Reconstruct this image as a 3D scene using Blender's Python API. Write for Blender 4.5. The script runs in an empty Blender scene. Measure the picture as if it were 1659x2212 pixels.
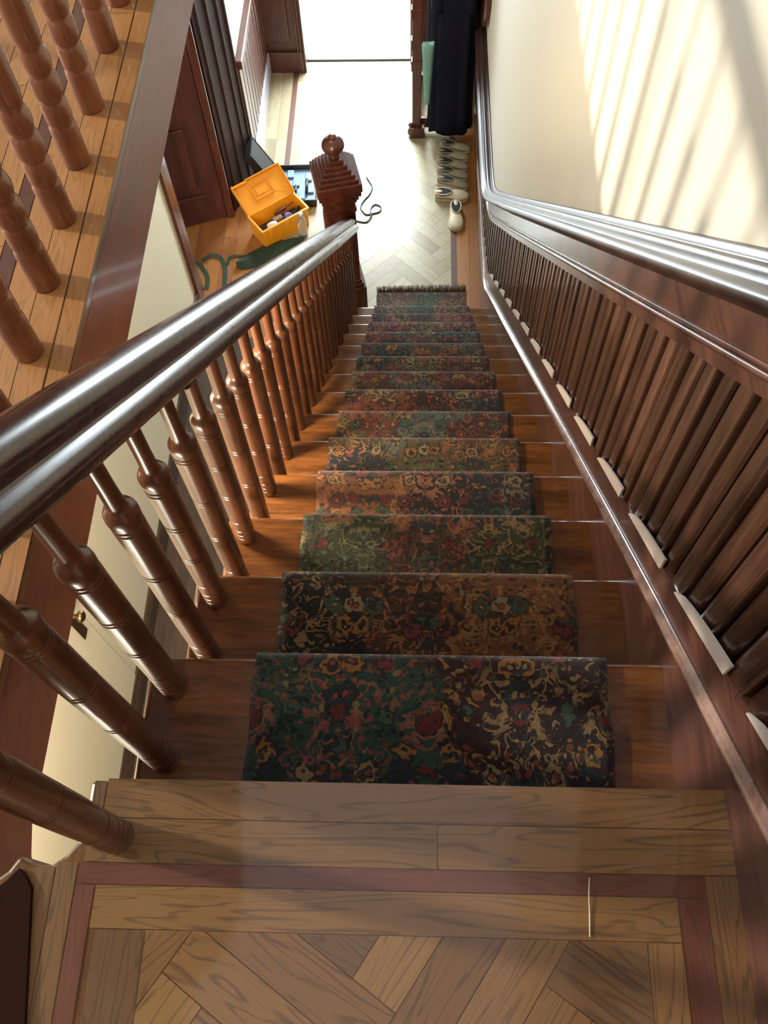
import bpy, math, random
from mathutils import Vector, Matrix
S = bpy.context.scene
C = S.collection
PI = math.pi
rnd = random.Random(7)

# ------------------------------------------------------------------ camera
cd = bpy.data.cameras.new('camera'); cam = bpy.data.objects.new('camera', cd); C.objects.link(cam)
cam.location = (0.48257, -0.26658, 1.43710)
cam.rotation_euler = (0.48105, 0.02745, 0.02391)
cd.sensor_fit = 'VERTICAL'; cd.sensor_height = 24.0
cd.lens = 1931.9 / 2212 * 24.0
cd.clip_start = 0.02; cd.clip_end = 200
S.camera = cam
# ------------------------------------------------------------------ colour management / world
S.view_settings.view_transform = 'Standard'
S.view_settings.look = 'None'
S.view_settings.gamma = 1
S.view_settings.use_curve_mapping = False
S.view_settings.exposure = 0.0
w = bpy.data.worlds.new('world'); S.world = w; w.use_nodes = True
bg = w.node_tree.nodes['Background']; bg.inputs[0].default_value = (0.75, 0.88, 1.0, 1); bg.inputs[1].default_value = 1.6

Z_DOOR = -3.916 + 1.45
def area(name, loc, target, sx, sy, power, col):
    l = bpy.data.lights.new(name, 'AREA'); l.shape = 'RECTANGLE'; l.size = sx; l.size_y = sy
    l.energy = power; l.color = col
    o = bpy.data.objects.new(name, l); C.objects.link(o); o.location = loc
    d = Vector(target) - Vector(loc); o.rotation_euler = d.to_track_quat('-Z', 'Y').to_euler()
    return o
area('skylight_slot', (0.10, 1.1, 3.35), (0.12, 1.1, 0), 0.18, 1.5, 4.5, (0.84, 0.91, 1.0))
area('skylight_wide', (0.21, 0.05, 3.40), (0.21, 0.05, 0), 1.58, 1.9, 6.5, (0.82, 0.80, 1.0))
area('landing_warm_fill', (0.6, -2.0, 3.1), (0.5, -0.6, 0), 0.4, 0.4, 20, (1.0, 0.80, 0.56))  # unseen warm fill, added to warm the landing oak
area('hall_window_daylight', (-1.70, 1.1, 1.15), (1.0, 1.5, 0.3), 3.0, 1.1, 15, (1.0, 0.97, 0.92))
area('front_door_daylight', (-0.07, 7.75, Z_DOOR), (-0.07, 5.5, -3.6), 0.9, 2.0, 300, (0.82, 0.95, 1.0))
area('passage_lamp', (-0.62, 1.15, -0.50), (0.0, 1.5, -1.25), 0.3, 0.3, 46, (1.0, 0.82, 0.56))
area('passage_end_daylight', (-0.65, -0.56, -1.45), (-0.95, 1.2, -1.9), 0.9, 1.5, 150, (1.0, 0.93, 0.76))
area('hall_area_light', (-0.5, 4.6, -0.42), (-0.5, 4.6, -3), 0.5, 0.5, 9, (1.0, 0.84, 0.66))  # unseen warm area light under the lower hall ceiling
sl = bpy.data.lights.new('sun', 'SUN'); sl.energy = 4.2; sl.color = (1.0, 0.91, 0.74); sl.angle = math.radians(3.0)
so = bpy.data.objects.new('sun', sl); C.objects.link(so)
so.rotation_euler = Vector((1.0, -0.22, -0.30)).to_track_quat('-Z', 'Y').to_euler()

# ------------------------------------------------------------------ measured place
R_, G_ = 0.26109, 0.29121          # riser, going
K_ = R_ / G_
Z0 = -15 * R_                      # lower floor
XS = 0.9621                        # face of the skirt board on the wall side
def soff(y, off): return off - y * K_

# ------------------------------------------------------------------ node helpers
class NT:
    def __init__(s, name):
        s.m = bpy.data.materials.new(name); s.m.use_nodes = True
        s.t = s.m.node_tree; s.n = s.t.nodes; s.l = s.t.links
        s.b = s.n['Principled BSDF']
    def new(s, typ, **kw):
        nd = s.n.new(typ)
        for k, v in kw.items(): setattr(nd, k, v)
        return nd
    def put(s, sock, v):
        if v is None: return
        if hasattr(v, 'is_output') or isinstance(v, bpy.types.NodeSocket): s.l.new(v, sock)
        else:
            if isinstance(v, tuple) and len(v) == 3 and sock.type == 'RGBA': v = v + (1,)
            sock.default_value = v
    def math(s, op, a, b=None, c=None, clamp=False):
        nd = s.new('ShaderNodeMath', operation=op, use_clamp=clamp)
        s.put(nd.inputs[0], a)
        if b is not None: s.put(nd.inputs[1], b)
        if c is not None: s.put(nd.inputs[2], c)
        return nd.outputs[0]
    def mix(s, f, a, b, mode='MIX'):
        nd = s.new('ShaderNodeMix', data_type='RGBA', blend_type=mode)
        s.put(nd.inputs[0], f); s.put(nd.inputs[6], a); s.put(nd.inputs[7], b)
        return nd.outputs[2]
    def noise(s, vec, scale, detail=2.0, rough=0.5, dist=0.0):
        nd = s.new('ShaderNodeTexNoise'); s.put(nd.inputs['Vector'], vec)
        nd.inputs['Scale'].default_value = scale; nd.inputs['Detail'].default_value = detail
        nd.inputs['Roughness'].default_value = rough; nd.inputs['Distortion'].default_value = dist
        return nd
    def mapping(s, vec, scale=(1, 1, 1), loc=(0, 0, 0), rot=(0, 0, 0)):
        nd = s.new('ShaderNodeMapping'); s.put(nd.inputs[0], vec)
        nd.inputs['Scale'].default_value = scale; nd.inputs['Location'].default_value = loc; nd.inputs['Rotation'].default_value = rot
        return nd.outputs[0]
    def ramp(s, f, stops, interp='LINEAR'):
        nd = s.new('ShaderNodeValToRGB'); s.put(nd.inputs[0], f); cr = nd.color_ramp; cr.interpolation = interp
        while len(cr.elements) < len(stops): cr.elements.new(0.5)
        for e, (p, c) in zip(cr.elements, stops): e.position = p; e.color = (c[0], c[1], c[2], 1)
        return nd.outputs[0]
    def smooth(s, v, a, b):
        nd = s.new('ShaderNodeMapRange', interpolation_type='SMOOTHSTEP')
        s.put(nd.inputs[0], v); nd.inputs[1].default_value = a; nd.inputs[2].default_value = b
        return nd.outputs[0]
    def bump(s, h, strength=0.2, dist=0.002):
        nd = s.new('ShaderNodeBump'); nd.inputs['Strength'].default_value = strength; nd.inputs['Distance'].default_value = dist
        s.put(nd.inputs['Height'], h); s.l.new(nd.outputs[0], s.b.inputs['Normal'])
    def out(s, col, rough=0.5, coat=0.0, metal=0.0, spec=0.5, croug=0.12):
        s.put(s.b.inputs['Base Color'], col); s.put(s.b.inputs['Roughness'], rough)
        s.b.inputs['Coat Weight'].default_value = coat; s.b.inputs['Coat Roughness'].default_value = croug
        s.b.inputs['Metallic'].default_value = metal; s.b.inputs['Specular IOR Level'].default_value = spec
        return s.m

def srgb(r, g, b):
    f = lambda c: (c / 255 / 12.92) if c / 255 <= 0.04045 else ((c / 255 + 0.055) / 1.055) ** 2.4
    return (f(r), f(g), f(b))

def wood(name, dark, light, axis='Z', scale=1.0, rough=0.3, coat=0.3, grain=0.5, var=0.25, rv=0.0):
    """wood whose grain runs along an object axis"""
    t = NT(name)
    tc = t.new('ShaderNodeTexCoord').outputs['Object']
    st = {'X': (0.12, 1, 1), 'Y': (1, 0.12, 1), 'Z': (1, 1, 0.12)}[axis]
    oi = t.new('ShaderNodeObjectInfo').outputs['Random']
    add = t.new('ShaderNodeVectorMath', operation='ADD'); t.put(add.inputs[0], tc)
    cmb = t.new('ShaderNodeCombineXYZ'); t.put(cmb.inputs[0], t.math('MULTIPLY', oi, 7.3)); t.put(cmb.inputs[1], t.math('MULTIPLY', oi, 3.1))
    t.put(add.inputs[1], cmb.outputs[0])
    v = t.mapping(add.outputs[0], tuple(k * scale for k in st))
    n1 = t.noise(v, 26, 4, 0.6, 0.8).outputs[0]
    n2 = t.noise(v, 130, 3, 0.6).outputs[0]
    n3 = t.noise(tc, 2.2, 2).outputs[0]
    f = t.math('ADD', t.math('MULTIPLY', n1, 0.65), t.math('MULTIPLY', n2, 0.35))
    col = t.ramp(f, [(0.34, dark), (0.64, light)])
    col = t.mix(t.math('MULTIPLY', n3, var), col, tuple(c * 0.45 for c in dark))
    if rv: col = t.mix(t.math('MULTIPLY', oi, rv), col, tuple(c * 0.4 for c in dark))
    t.bump(f, 0.12 * grain, 0.002)
    return t.out(col, t.math('ADD', t.math('MULTIPLY', n1, 0.15), rough - 0.07), coat)

def plankwood(name, pal, rough=0.28, coat=0.35, gr=0.85):
    """floor boards: UV u along the board in metres, v across; attribute 'tone' picks board colour"""
    t = NT(name)
    uv = t.new('ShaderNodeTexCoord').outputs['UV']
    tone = t.new('ShaderNodeAttribute', attribute_name='tone').outputs['Fac']
    cmb = t.new('ShaderNodeCombineXYZ'); t.put(cmb.inputs[2], t.math('MULTIPLY', tone, 37.0))
    add = t.new('ShaderNodeVectorMath', operation='ADD'); t.put(add.inputs[0], uv); t.put(add.inputs[1], cmb.outputs[0])
    v = t.mapping(add.outputs[0], (0.9, 7.5, 1))
    base = t.noise(v, 2.4, 2, 0.5, 0.6).outputs[0]
    rings = t.math('FRACT', t.math('MULTIPLY', base, 11.0))
    line = t.smooth(t.math('ABSOLUTE', t.math('SUBTRACT', rings, 0.5)), 0.20, 0.02)
    fine = t.noise(t.mapping(add.outputs[0], (6, 130, 1)), 1.0, 4, 0.65).outputs[0]
    fine2 = t.noise(t.mapping(add.outputs[0], (18, 420, 1)), 1.0, 2, 0.6).outputs[0]
    c0 = t.ramp(t.math('FRACT', t.math('MULTIPLY', tone, 7.77)), [(i / max(1, len(pal) - 1), c) for i, c in enumerate(pal)])
    dk = t.mix(0.62, c0, (0.02, 0.010, 0.004))
    amt = t.math('MULTIPLY', t.math('MULTIPLY', line, t.smooth(fine, 0.30, 0.56)), gr)
    col = t.mix(amt, c0, dk)
    col = t.mix(t.math('MULTIPLY', t.smooth(fine2, 0.55, 0.72), 0.35), col, dk)
    big = t.noise(uv, 5, 2).outputs[0]
    col = t.mix(t.math('MULTIPLY', big, 0.22), col, tuple(x * 0.5 for x in pal[0]))
    t.bump(t.math('SUBTRACT', fine, t.math('MULTIPLY', line, 0.6)), 0.10, 0.001)
    return t.out(col, t.math('ADD', t.math('MULTIPLY', fine, 0.10), rough + 0.1), coat, croug=0.07)

def plain(name, col, rough=0.5, coat=0.0, metal=0.0, nscale=30, namt=0.15, bump=0.0, spec=0.5):
    t = NT(name)
    tc = t.new('ShaderNodeTexCoord').outputs['Object']
    n = t.noise(tc, nscale, 3).outputs[0]
    c = t.mix(t.math('MULTIPLY', n, namt), col, tuple(x * 0.45 for x in col))
    if bump: t.bump(n, bump, 0.003)
    return t.out(c, rough, coat, metal, spec)

OAK = [srgb(116, 82, 46), srgb(136, 100, 58), srgb(102, 74, 46), srgb(146, 110, 64), srgb(112, 78, 42)]
M = {}
M['oak'] = plankwood('oak_boards', OAK, 0.3, 0.8)
M['oak_warm'] = plankwood('warm_oak_boards', [srgb(150, 94, 42), srgb(172, 114, 54), srgb(128, 72, 34), srgb(182, 126, 64)], 0.3, 0.25, 0.4)
M["mahog_strip"] = plankwood("mahogany_inlay", [srgb(96, 54, 40), srgb(106, 62, 46)], 0.3, 0.8, 0.5)
M['oak_lit'] = plankwood('sunlit_hall_oak', [srgb(170, 118, 68), srgb(190, 138, 84), srgb(158, 106, 60)], 0.3, 0.5, 0.4)  # brighter copy of the oak, sunlight on the hall put into its colour
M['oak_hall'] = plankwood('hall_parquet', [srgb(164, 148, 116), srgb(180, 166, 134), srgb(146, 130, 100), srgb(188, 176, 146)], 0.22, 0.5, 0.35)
M['tread'] = wood('stained_oak_tread', srgb(74, 42, 18), srgb(138, 86, 40), 'X', 1.0, 0.32, 0.3, 0.7)
M['baluster'] = wood('varnished_cherry', srgb(68, 36, 21), srgb(112, 66, 40), 'Z', 0.8, 0.33, 0.25, 0.3)
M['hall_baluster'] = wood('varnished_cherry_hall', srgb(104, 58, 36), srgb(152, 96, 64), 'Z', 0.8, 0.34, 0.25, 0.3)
M['rail'] = wood('dark_mahogany_rail', srgb(48, 24, 18), srgb(80, 47, 40), 'Y', 0.6, 0.28, 0.12, 0.03)
M['rail'].node_tree.nodes['Principled BSDF'].inputs['Specular IOR Level'].default_value = 0.26
M['mahog'] = wood('dark_mahogany', srgb(62, 28, 20), srgb(104, 52, 36), 'Z', 0.6, 0.34, 0.3, 0.4)
M['mahog_y'] = wood('mahogany_lengthwise', srgb(66, 38, 32), srgb(104, 66, 54), 'Y', 0.6, 0.30, 0.4, 0.4)
M['fascia'] = wood('mahogany_fascia', srgb(100, 54, 36), srgb(138, 82, 58), 'Y', 0.6, 0.36, 0.2, 0.4)
M['board'] = wood('wainscot_board', srgb(58, 34, 26), srgb(112, 76, 58), 'Z', 0.8, 0.30, 0.4, 0.6, 0.25, 0.55)
M['darkdoor'] = wood('dark_red_door', srgb(60, 27, 24), srgb(90, 44, 37), 'Z', 0.5, 0.4, 0.2, 0.4)
M['cream'] = plain('cream_plaster', srgb(232, 222, 192), 0.75, nscale=3, namt=0.05)
M['wallpaint'] = plain('cream_wall_paint', srgb(228, 223, 208), 0.7, nscale=3, namt=0.05)
M['pale'] = plain('pale_ledge', srgb(205, 192, 186), 0.7)  # even pale colour of the slivers on the skirt ledge
M['yellow'] = plain('yellow_orange_plastic', srgb(240, 158, 28), 0.42, nscale=9, namt=0.08)
M['black'] = plain('black_plastic', (0.012, 0.013, 0.016), 0.45)
M['bluegrey'] = plain('blue_grey_lining', srgb(120, 150, 182), 0.45, nscale=12)
M['steel'] = plain('dull_steel', (0.35, 0.36, 0.38), 0.35, metal=1.0)
M['brass'] = plain('aged_brass', srgb(150, 130, 92), 0.3, metal=1.0)
M['white'] = plain('white_plastic', (0.75, 0.74, 0.72), 0.4)
M['blue'] = plain('lavender_blue_plastic', srgb(110, 120, 215), 0.4)
M['dark_red'] = plain('dark_red_plastic', srgb(90, 30, 34), 0.4)
M['green'] = plain('dark_green_webbing', srgb(40, 58, 42), 0.8, nscale=60, bump=0.2)
M['leather'] = plain('cream_shoe_leather', srgb(226, 212, 182), 0.5, nscale=14, namt=0.2)
M['leather2'] = plain('greyish_shoe_leather', srgb(164, 156, 134), 0.55, nscale=14, namt=0.25)
M['insole'] = plain('dark_shoe_lining', (0.02, 0.018, 0.015), 0.85)
M['sole'] = plain('pale_rubber_sole', srgb(205, 190, 160), 0.7)
M['navy'] = plain('dark_navy_wool', srgb(24, 26, 42), 0.9, nscale=80, bump=0.3, spec=0.2)
M['charcoal'] = plain('charcoal_cloth', srgb(34, 34, 38), 0.9, nscale=80, bump=0.3, spec=0.2)
M['greycloth'] = plain('grey_blue_cloth', srgb(70, 74, 84), 0.9, nscale=80, bump=0.3, spec=0.2)
M['mint'] = plain('pale_mint_cloth', srgb(130, 176, 166), 0.85, nscale=60, bump=0.2)
M['porch'] = plain('pale_porch_stone', srgb(226, 222, 214), 0.7)
M['thread'] = plain('pale_thread', srgb(225, 215, 190), 0.8)
M['cloud'] = M['white']
def glassy():
    t = NT('clear_plastic'); t.out((0.92, 0.94, 0.95), 0.08); t.b.inputs['Transmission Weight'].default_value = 0.85; t.b.inputs['IOR'].default_value = 1.3; return t.m
M['clear'] = glassy()

def carpet():
    t = NT('oriental_runner_pile')
    uv = t.new('ShaderNodeTexCoord').outputs['UV']
    sep = t.new('ShaderNodeSeparateXYZ'); t.put(sep.inputs[0], uv)
    u, v = sep.outputs[0], sep.outputs[1]
    um = t.math('ABSOLUTE', t.math('SUBTRACT', t.math('PINGPONG', t.math('ADD', u, 0.0), 0.1715), 0.0))
    cmb = t.new('ShaderNodeCombineXYZ'); t.put(cmb.inputs[0], um); t.put(cmb.inputs[1], v)
    d = t.noise(uv, 9, 2).outputs['Color']
    dd = t.new('ShaderNodeVectorMath', operation='SCALE'); t.put(dd.inputs[0], d); dd.inputs[3].default_value = 0.05
    P = t.new('ShaderNodeVectorMath', operation='ADD'); t.put(P.inputs[0], cmb.outputs[0]); t.put(P.inputs[1], dd.outputs[0]); P = P.outputs[0]
    field = t.new('ShaderNodeAttribute', attribute_name='field').outputs['Color']
    acc = t.new('ShaderNodeAttribute', attribute_name='accent').outputs['Color']
    # tracery
    n1 = t.noise(P, 24, 1.5, 0.5, 1.2).outputs[0]
    tr = t.smooth(t.math('ABSOLUTE', t.math('SUBTRACT', n1, 0.5)), 0.045, 0.02)
    n2 = t.noise(P, 38, 1.0, 0.5, 1.6).outputs[0]
    blob = t.smooth(n2, 0.60, 0.63)
    blobd = t.smooth(n2, 0.40, 0.37)
    col = t.mix(t.math('MULTIPLY', blobd, 0.8), field, srgb(12, 17, 24))
    col = t.mix(t.math('MULTIPLY', blob, 0.9), col, acc)
    big = t.noise(P, 7, 0).outputs[0]
    col = t.mix(t.math('MULTIPLY', tr, t.smooth(big, 0.42, 0.58)), col, t.mix(0.45, acc, srgb(190, 150, 100)))
    # rosettes
    vo = t.new('ShaderNodeTexVoronoi'); t.put(vo.inputs['Vector'], P); vo.inputs['Scale'].default_value = 18; vo.inputs['Randomness'].default_value = 0.75
    dist = t.math('ADD', vo.outputs['Distance'], t.math('MULTIPLY', t.math('SUBTRACT', t.noise(uv, 80, 0).outputs[0], 0.5), 0.34))
    cc = t.new('ShaderNodeSeparateColor'); t.put(cc.inputs[0], vo.outputs['Color'])
    pal = t.ramp(cc.outputs[0], [(0.0, srgb(150, 62, 66)), (0.2, srgb(188, 128, 64)), (0.4, srgb(36, 56, 74)), (0.55, srgb(176, 152, 108)), (0.7, srgb(128, 40, 38)), (0.85, srgb(70, 106, 84))], 'CONSTANT')
    on = t.math('GREATER_THAN', cc.outputs[1], 0.42)
    petal = t.math('MULTIPLY', t.math('MULTIPLY', t.smooth(dist, 0.40, 0.34), t.smooth(dist, 0.20, 0.25)), on)
    ringd = t.math('MULTIPLY', t.smooth(dist, 0.50, 0.45), on)
    col = t.mix(t.math('MULTIPLY', ringd, 0.75), col, srgb(20, 20, 22))
    col = t.mix(petal, col, pal)
    core = t.math('MULTIPLY', t.smooth(dist, 0.13, 0.08), on)
    col = t.mix(core, col, acc)
    # small blossoms
    v2 = t.new('ShaderNodeTexVoronoi'); t.put(v2.inputs['Vector'], P); v2.inputs['Scale'].default_value = 54
    c2 = t.new('ShaderNodeSeparateColor'); t.put(c2.inputs[0], v2.outputs['Color'])
    pal2 = t.ramp(c2.outputs[0], [(0.0, srgb(30, 44, 60)), (0.3, srgb(150, 74, 50)), (0.5, srgb(22, 22, 26)), (0.75, srgb(176, 146, 96)), (0.9, srgb(66, 88, 70))], 'CONSTANT')
    col = t.mix(t.math('MULTIPLY', t.math('MULTIPLY', t.smooth(v2.outputs['Distance'], 0.42, 0.36), t.math('GREATER_THAN', c2.outputs[1], 0.62)), 0.85), col, pal2)
    col = t.mix(0.45, col, srgb(20, 14, 12))
    pile = t.noise(uv, 420, 2).outputs[0]
    col = t.mix(t.math('MULTIPLY', pile, 0.45), col, (0.004, 0.004, 0.004))
    t.bump(t.math('ADD', pile, t.noise(uv, 90, 2).outputs[0]), 0.6, 0.004)
    t.out(col, 0.95, 0, 0, 0.1)
    t.b.inputs['Sheen Weight'].default_value = 0.25; t.b.inputs['Sheen Roughness'].default_value = 0.6
    return t.m
M['carpet'] = carpet()

# ------------------------------------------------------------------ mesh helpers
class MB:
    def __init__(s): s.v = []; s.f = []; s.uv = []; s.tone = []; s.sm = []
    def face(s, pts, uvs=None, tone=0.0, smooth=False):
        b = len(s.v); s.v += [tuple(p) for p in pts]; s.f.append(tuple(range(b, b + len(pts))))
        s.uv.append(uvs or [(p[0], p[1]) for p in pts]); s.tone.append(tone); s.sm.append(smooth)
    def grid(s, rows, closed=False, smooth=True, tone=0.0, uvf=None):
        b = len(s.v); n = len(rows[0])
        for r in rows: s.v += [tuple(p) for p in r]
        for i in range(len(rows) - 1):
            for j in range(n if closed else n - 1):
                k = (j + 1) % n
                s.f.append((b + i * n + j, b + i * n + k, b + (i + 1) * n + k, b + (i + 1) * n + j))
                s.uv.append([(0, 0)] * 4 if not uvf else [uvf(i, j), uvf(i, j + 1), uvf(i + 1, j + 1), uvf(i + 1, j)])
                s.tone.append(tone); s.sm.append(smooth)
    def cap(s, ring, flip=False):
        s.face(list(reversed(ring)) if flip else ring)
    def box(s, x0, x1, y0, y1, z0, z1, tone=0.0, M_=None):
        P = [(x0, y0, z0), (x1, y0, z0), (x1, y1, z0), (x0, y1, z0), (x0, y0, z1), (x1, y0, z1), (x1, y1, z1), (x0, y1, z1)]
        if M_ is not None: P = [tuple(M_ @ Vector(p)) for p in P]
        b = len(s.v); s.v += P
        for q in ((3, 2, 1, 0), (4, 5, 6, 7), (0, 1, 5, 4), (1, 2, 6, 5), (2, 3, 7, 6), (3, 0, 4, 7)):
            s.f.append(tuple(b + i for i in q)); s.uv.append([(P[i][0] + P[i][2], P[i][1] + P[i][2]) for i in q]); s.tone.append(tone); s.sm.append(False)
    def prism(s, poly, axis, a, b, smooth=False, tone=0.0):
        """poly: 2D points, extruded from a to b along axis. X:(y,z) Y:(x,z) Z:(x,y)"""
        def P(p, t): return {'X': (t, p[0], p[1]), 'Y': (p[0], t, p[1]), 'Z': (p[0], p[1], t)}[axis]
        A = [P(p, a) for p in poly]; B = [P(p, b) for p in poly]
        s.face(A, tone=tone); s.face(list(reversed(B)), tone=tone)
        n = len(poly)
        for i in range(n):
            j = (i + 1) % n
            s.face([A[j], A[i], B[i], B[j]], tone=tone, smooth=smooth)
    def lathe(s, prof, n=24, cx=0, cy=0, M_=None):
        rows = []
        for r, z in prof:
            row = [(cx + r * math.cos(2 * PI * i / n), cy + r * math.sin(2 * PI * i / n), z) for i in range(n)]
            if M_ is not None: row = [tuple(M_ @ Vector(p)) for p in row]
            rows.append(row)
        s.grid(rows, True)
        s.cap(rows[0], True); s.cap(rows[-1])
    def sweep(s, prof, path, up=(0, 0, 1), closed=True, capped=True, smooth=True):
        """prof: (side, up) pairs, path: points"""
        rows = []
        n = len(path)
        for i, p in enumerate(path):
            a = Vector(path[max(0, i - 1)]); b = Vector(path[min(n - 1, i + 1)])
            t = (b - a).normalized(); side = t.cross(Vector(up)).normalized(); u = side.cross(t).normalized()
            rows.append([tuple(Vector(p) + side * q[0] + u * q[1]) for q in prof])
        s.grid(rows, closed, smooth)
        if capped: s.cap(rows[0], True); s.cap(rows[-1])
    def build(s, name, mat, parent=None, loc=(0, 0, 0), bevel=0.0, seg=2, weld=True):
        me = bpy.data.meshes.new(name); me.from_pydata([tuple(Vector(v) - Vector(loc)) for v in s.v], [], s.f)
        uvl = me.uv_layers.new(name='UVMap'); k = 0
        for fi, f in enumerate(s.f):
            for q in range(len(f)): uvl.data[k].uv = s.uv[fi][q]; k += 1
        at = me.attributes.new('tone', 'FLOAT', 'FACE')
        at.data.foreach_set('value', s.tone)
        me.polygons.foreach_set('use_smooth', s.sm)
        import bmesh
        bm = bmesh.new(); bm.from_mesh(me)
        if weld: bmesh.ops.remove_doubles(bm, verts=bm.verts, dist=1e-5)
        bmesh.ops.recalc_face_normals(bm, faces=bm.faces)
        bm.to_mesh(me); bm.free()
        me.materials.append(mat)
        o = bpy.data.objects.new(name, me); C.objects.link(o)
        o.location = loc
        if parent is not None: o.parent = parent
        if bevel:
            md = o.modifiers.new('bevel', 'BEVEL'); md.width = bevel; md.segments = seg; md.limit_method = 'ANGLE'; md.angle_limit = math.radians(40)
        return o

def tag(o, label=None, cat=None, group=None, kind=None):
    if label: o['label'] = label
    if cat: o['category'] = cat
    if group: o['group'] = group
    if kind: o['kind'] = kind
    return o
def empty(name, loc=(0, 0, 0), rz=0.0):
    o = bpy.data.objects.new(name, None); C.objects.link(o); o.location = loc; o.rotation_euler = (0, 0, rz); o.empty_display_size = 0.05; return o
def rod(mb, a, b, r, n=10, r2=None):
    a = Vector(a); b = Vector(b); t = (b - a).normalized(); s_ = t.orthogonal().normalized(); u = t.cross(s_)
    rows = [[tuple(p + s_ * q * math.cos(2 * PI * i / n) + u * q * math.sin(2 * PI * i / n)) for i in range(n)] for p, q in ((a, r), (b, r if r2 is None else r2))]
    mb.grid(rows, True); mb.cap(rows[0], True); mb.cap(rows[1])
def catmull(pts, sub=8):
    out = []; P = [Vector(p) for p in pts]
    for i in range(len(P) - 1):
        p0 = P[max(0, i - 1)]; p1 = P[i]; p2 = P[i + 1]; p3 = P[min(len(P) - 1, i + 2)]
        for k in range(sub):
            t = k / sub
            out.append(tuple(0.5 * ((2 * p1) + (p2 - p0) * t + (2 * p0 - 5 * p1 + 4 * p2 - p3) * t * t + (3 * p1 - p0 - 3 * p2 + p3) * t ** 3)))
    out.append(tuple(P[-1])); return out
def tube(mb, pts, r, n=8, sub=6):
    path = catmull(pts, sub); prof = [(r * math.cos(2 * PI * i / n), r * math.sin(2 * PI * i / n)) for i in range(n)]
    mb.sweep(prof, path)
def clip_rect(poly, x0, x1, y0, y1):
    for ax, lim, sg in ((0, x0, 1), (0, x1, -1), (1, y0, 1), (1, y1, -1)):
        out = []
        for i in range(len(poly)):
            a = poly[i]; b = poly[(i + 1) % len(poly)]
            ia = (a[ax] - lim) * sg >= 0; ib = (b[ax] - lim) * sg >= 0
            if ia: out.append(a)
            if ia != ib:
                t = (lim - a[ax]) / (b[ax] - a[ax]); out.append((a[0] + (b[0] - a[0]) * t, a[1] + (b[1] - a[1]) * t))
        poly = out
        if len(poly) < 3: return []
    return poly
def plank(mb, x0, x1, y0, y1, z, along, gap=0.0008, tone=None):
    tone = rnd.random() if tone is None else tone
    x0 += gap; x1 -= gap; y0 += gap; y1 -= gap
    P = [(x0, y0, z), (x1, y0, z), (x1, y1, z), (x0, y1, z)]
    o = rnd.uniform(0, 5)
    uv = [((p[0] + o, p[1]) if along == 'X' else (p[1] + o, p[0])) for p in P]
    mb.face(P, uv, tone)
def planks_run(mb, x0, x1, y0, y1, z, along, width, length):
    a0, a1, b0, b1 = (x0, x1, y0, y1) if along == 'X' else (y0, y1, x0, x1)
    n = max(1, round((b1 - b0) / width)); wd = (b1 - b0) / n
    for i in range(n):
        a = a0; first = True
        while a < a1 - 1e-6:
            L = length * rnd.uniform(0.4, 1.0) if first else length * rnd.uniform(0.8, 1.2)
            e = min(a1, a + L); first = False
            if along == 'X': plank(mb, a, e, b0 + i * wd, b0 + (i + 1) * wd, z, along)
            else: plank(mb, b0 + i * wd, b0 + (i + 1) * wd, a, e, z, along)
            a = e
def herringbone(mb, x0, x1, y0, y1, z, W, n=4, ang=PI / 4, org=(0.45, -0.5)):
    L = W * n; ca, sa = math.cos(ang), math.sin(ang)
    R = int(max(x1 - x0, y1 - y0) / W * 1.6) + 8
    def put(ax, ay, w_, h_, along):
        g = 0.0007
        P = [(ax + g, ay + g), (ax + w_ - g, ay + g), (ax + w_ - g, ay + h_ - g), (ax + g, ay + h_ - g)]
        Q = [(org[0] + p[0] * ca - p[1] * sa, org[1] + p[0] * sa + p[1] * ca) for p in P]
        Q = clip_rect(Q, x0, x1, y0, y1)
        if len(Q) < 3: return
        o = rnd.uniform(0, 9); uv = []
        for q in Q:
            dx, dy = q[0] - org[0], q[1] - org[1]; lx = dx * ca + dy * sa; ly = -dx * sa + dy * ca
            uv.append((lx + o, ly) if along == 'X' else (ly + o, lx))
        mb.face([(q[0], q[1], z) for q in Q], uv, rnd.random())
    for i in range(-R, R):
        for j in range(-R // n - 2, R // n + 2):
            bx, by = (i + j * n) * W, (i - j * n) * W
            put(bx, by, L, W, 'X'); put(bx, by + W, W, L, 'Y')

# ================================================================== SETTING
def struct(o, kind='structure'): o['kind'] = kind; return o
# ---- upper floor slab around the well
edge = [(-0.224, 3.55), (-0.224, -0.03), (-0.214, -0.085), (-0.185, -0.128), (-0.150, -0.150), (-0.131, -0.135), (-0.117, -0.113), (-0.100, -0.122), (-0.084, -0.1265), (-0.066, -0.1255), (-0.048, -0.112), (-0.032, -0.092), (-0.026, -0.06), (-0.026, 0.0), (0.962, 0.0), (0.985, 0.0), (0.985, -2.6), (-1.75, -2.6), (-1.75, 3.55)]
mb = MB(); mb.prism([(x, y if y != 0.0 else -0.012) for x, y in edge], 'Z', -0.285, -0.0315)
slab = struct(mb.build('floor_slab', M['fascia'])); slab.name = 'floor'
mb = MB(); mb.prism([(p[0] + (0.012 if i in (0, 1) else 0), p[1]) if i < 12 else p for i, p in enumerate(edge)], 'Z', -0.030, -0.0012)
o = mb.build('nosing_board', wood('oak_nosing', srgb(84, 56, 32), srgb(126, 90, 54), 'Y', 0.8, 0.3, 0.35), slab, bevel=0.006)
# moulding under the nosing along the hall edge
mb = MB()
mb.sweep([(0, 0.0), (0.014, 0), (0.012, -0.010), (0.004, -0.018), (0, -0.020)], [(-0.224, 3.5, -0.031), (-0.224, 0.0, -0.031)])
mb.build('nosing_moulding', M['fascia'], slab)
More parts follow.
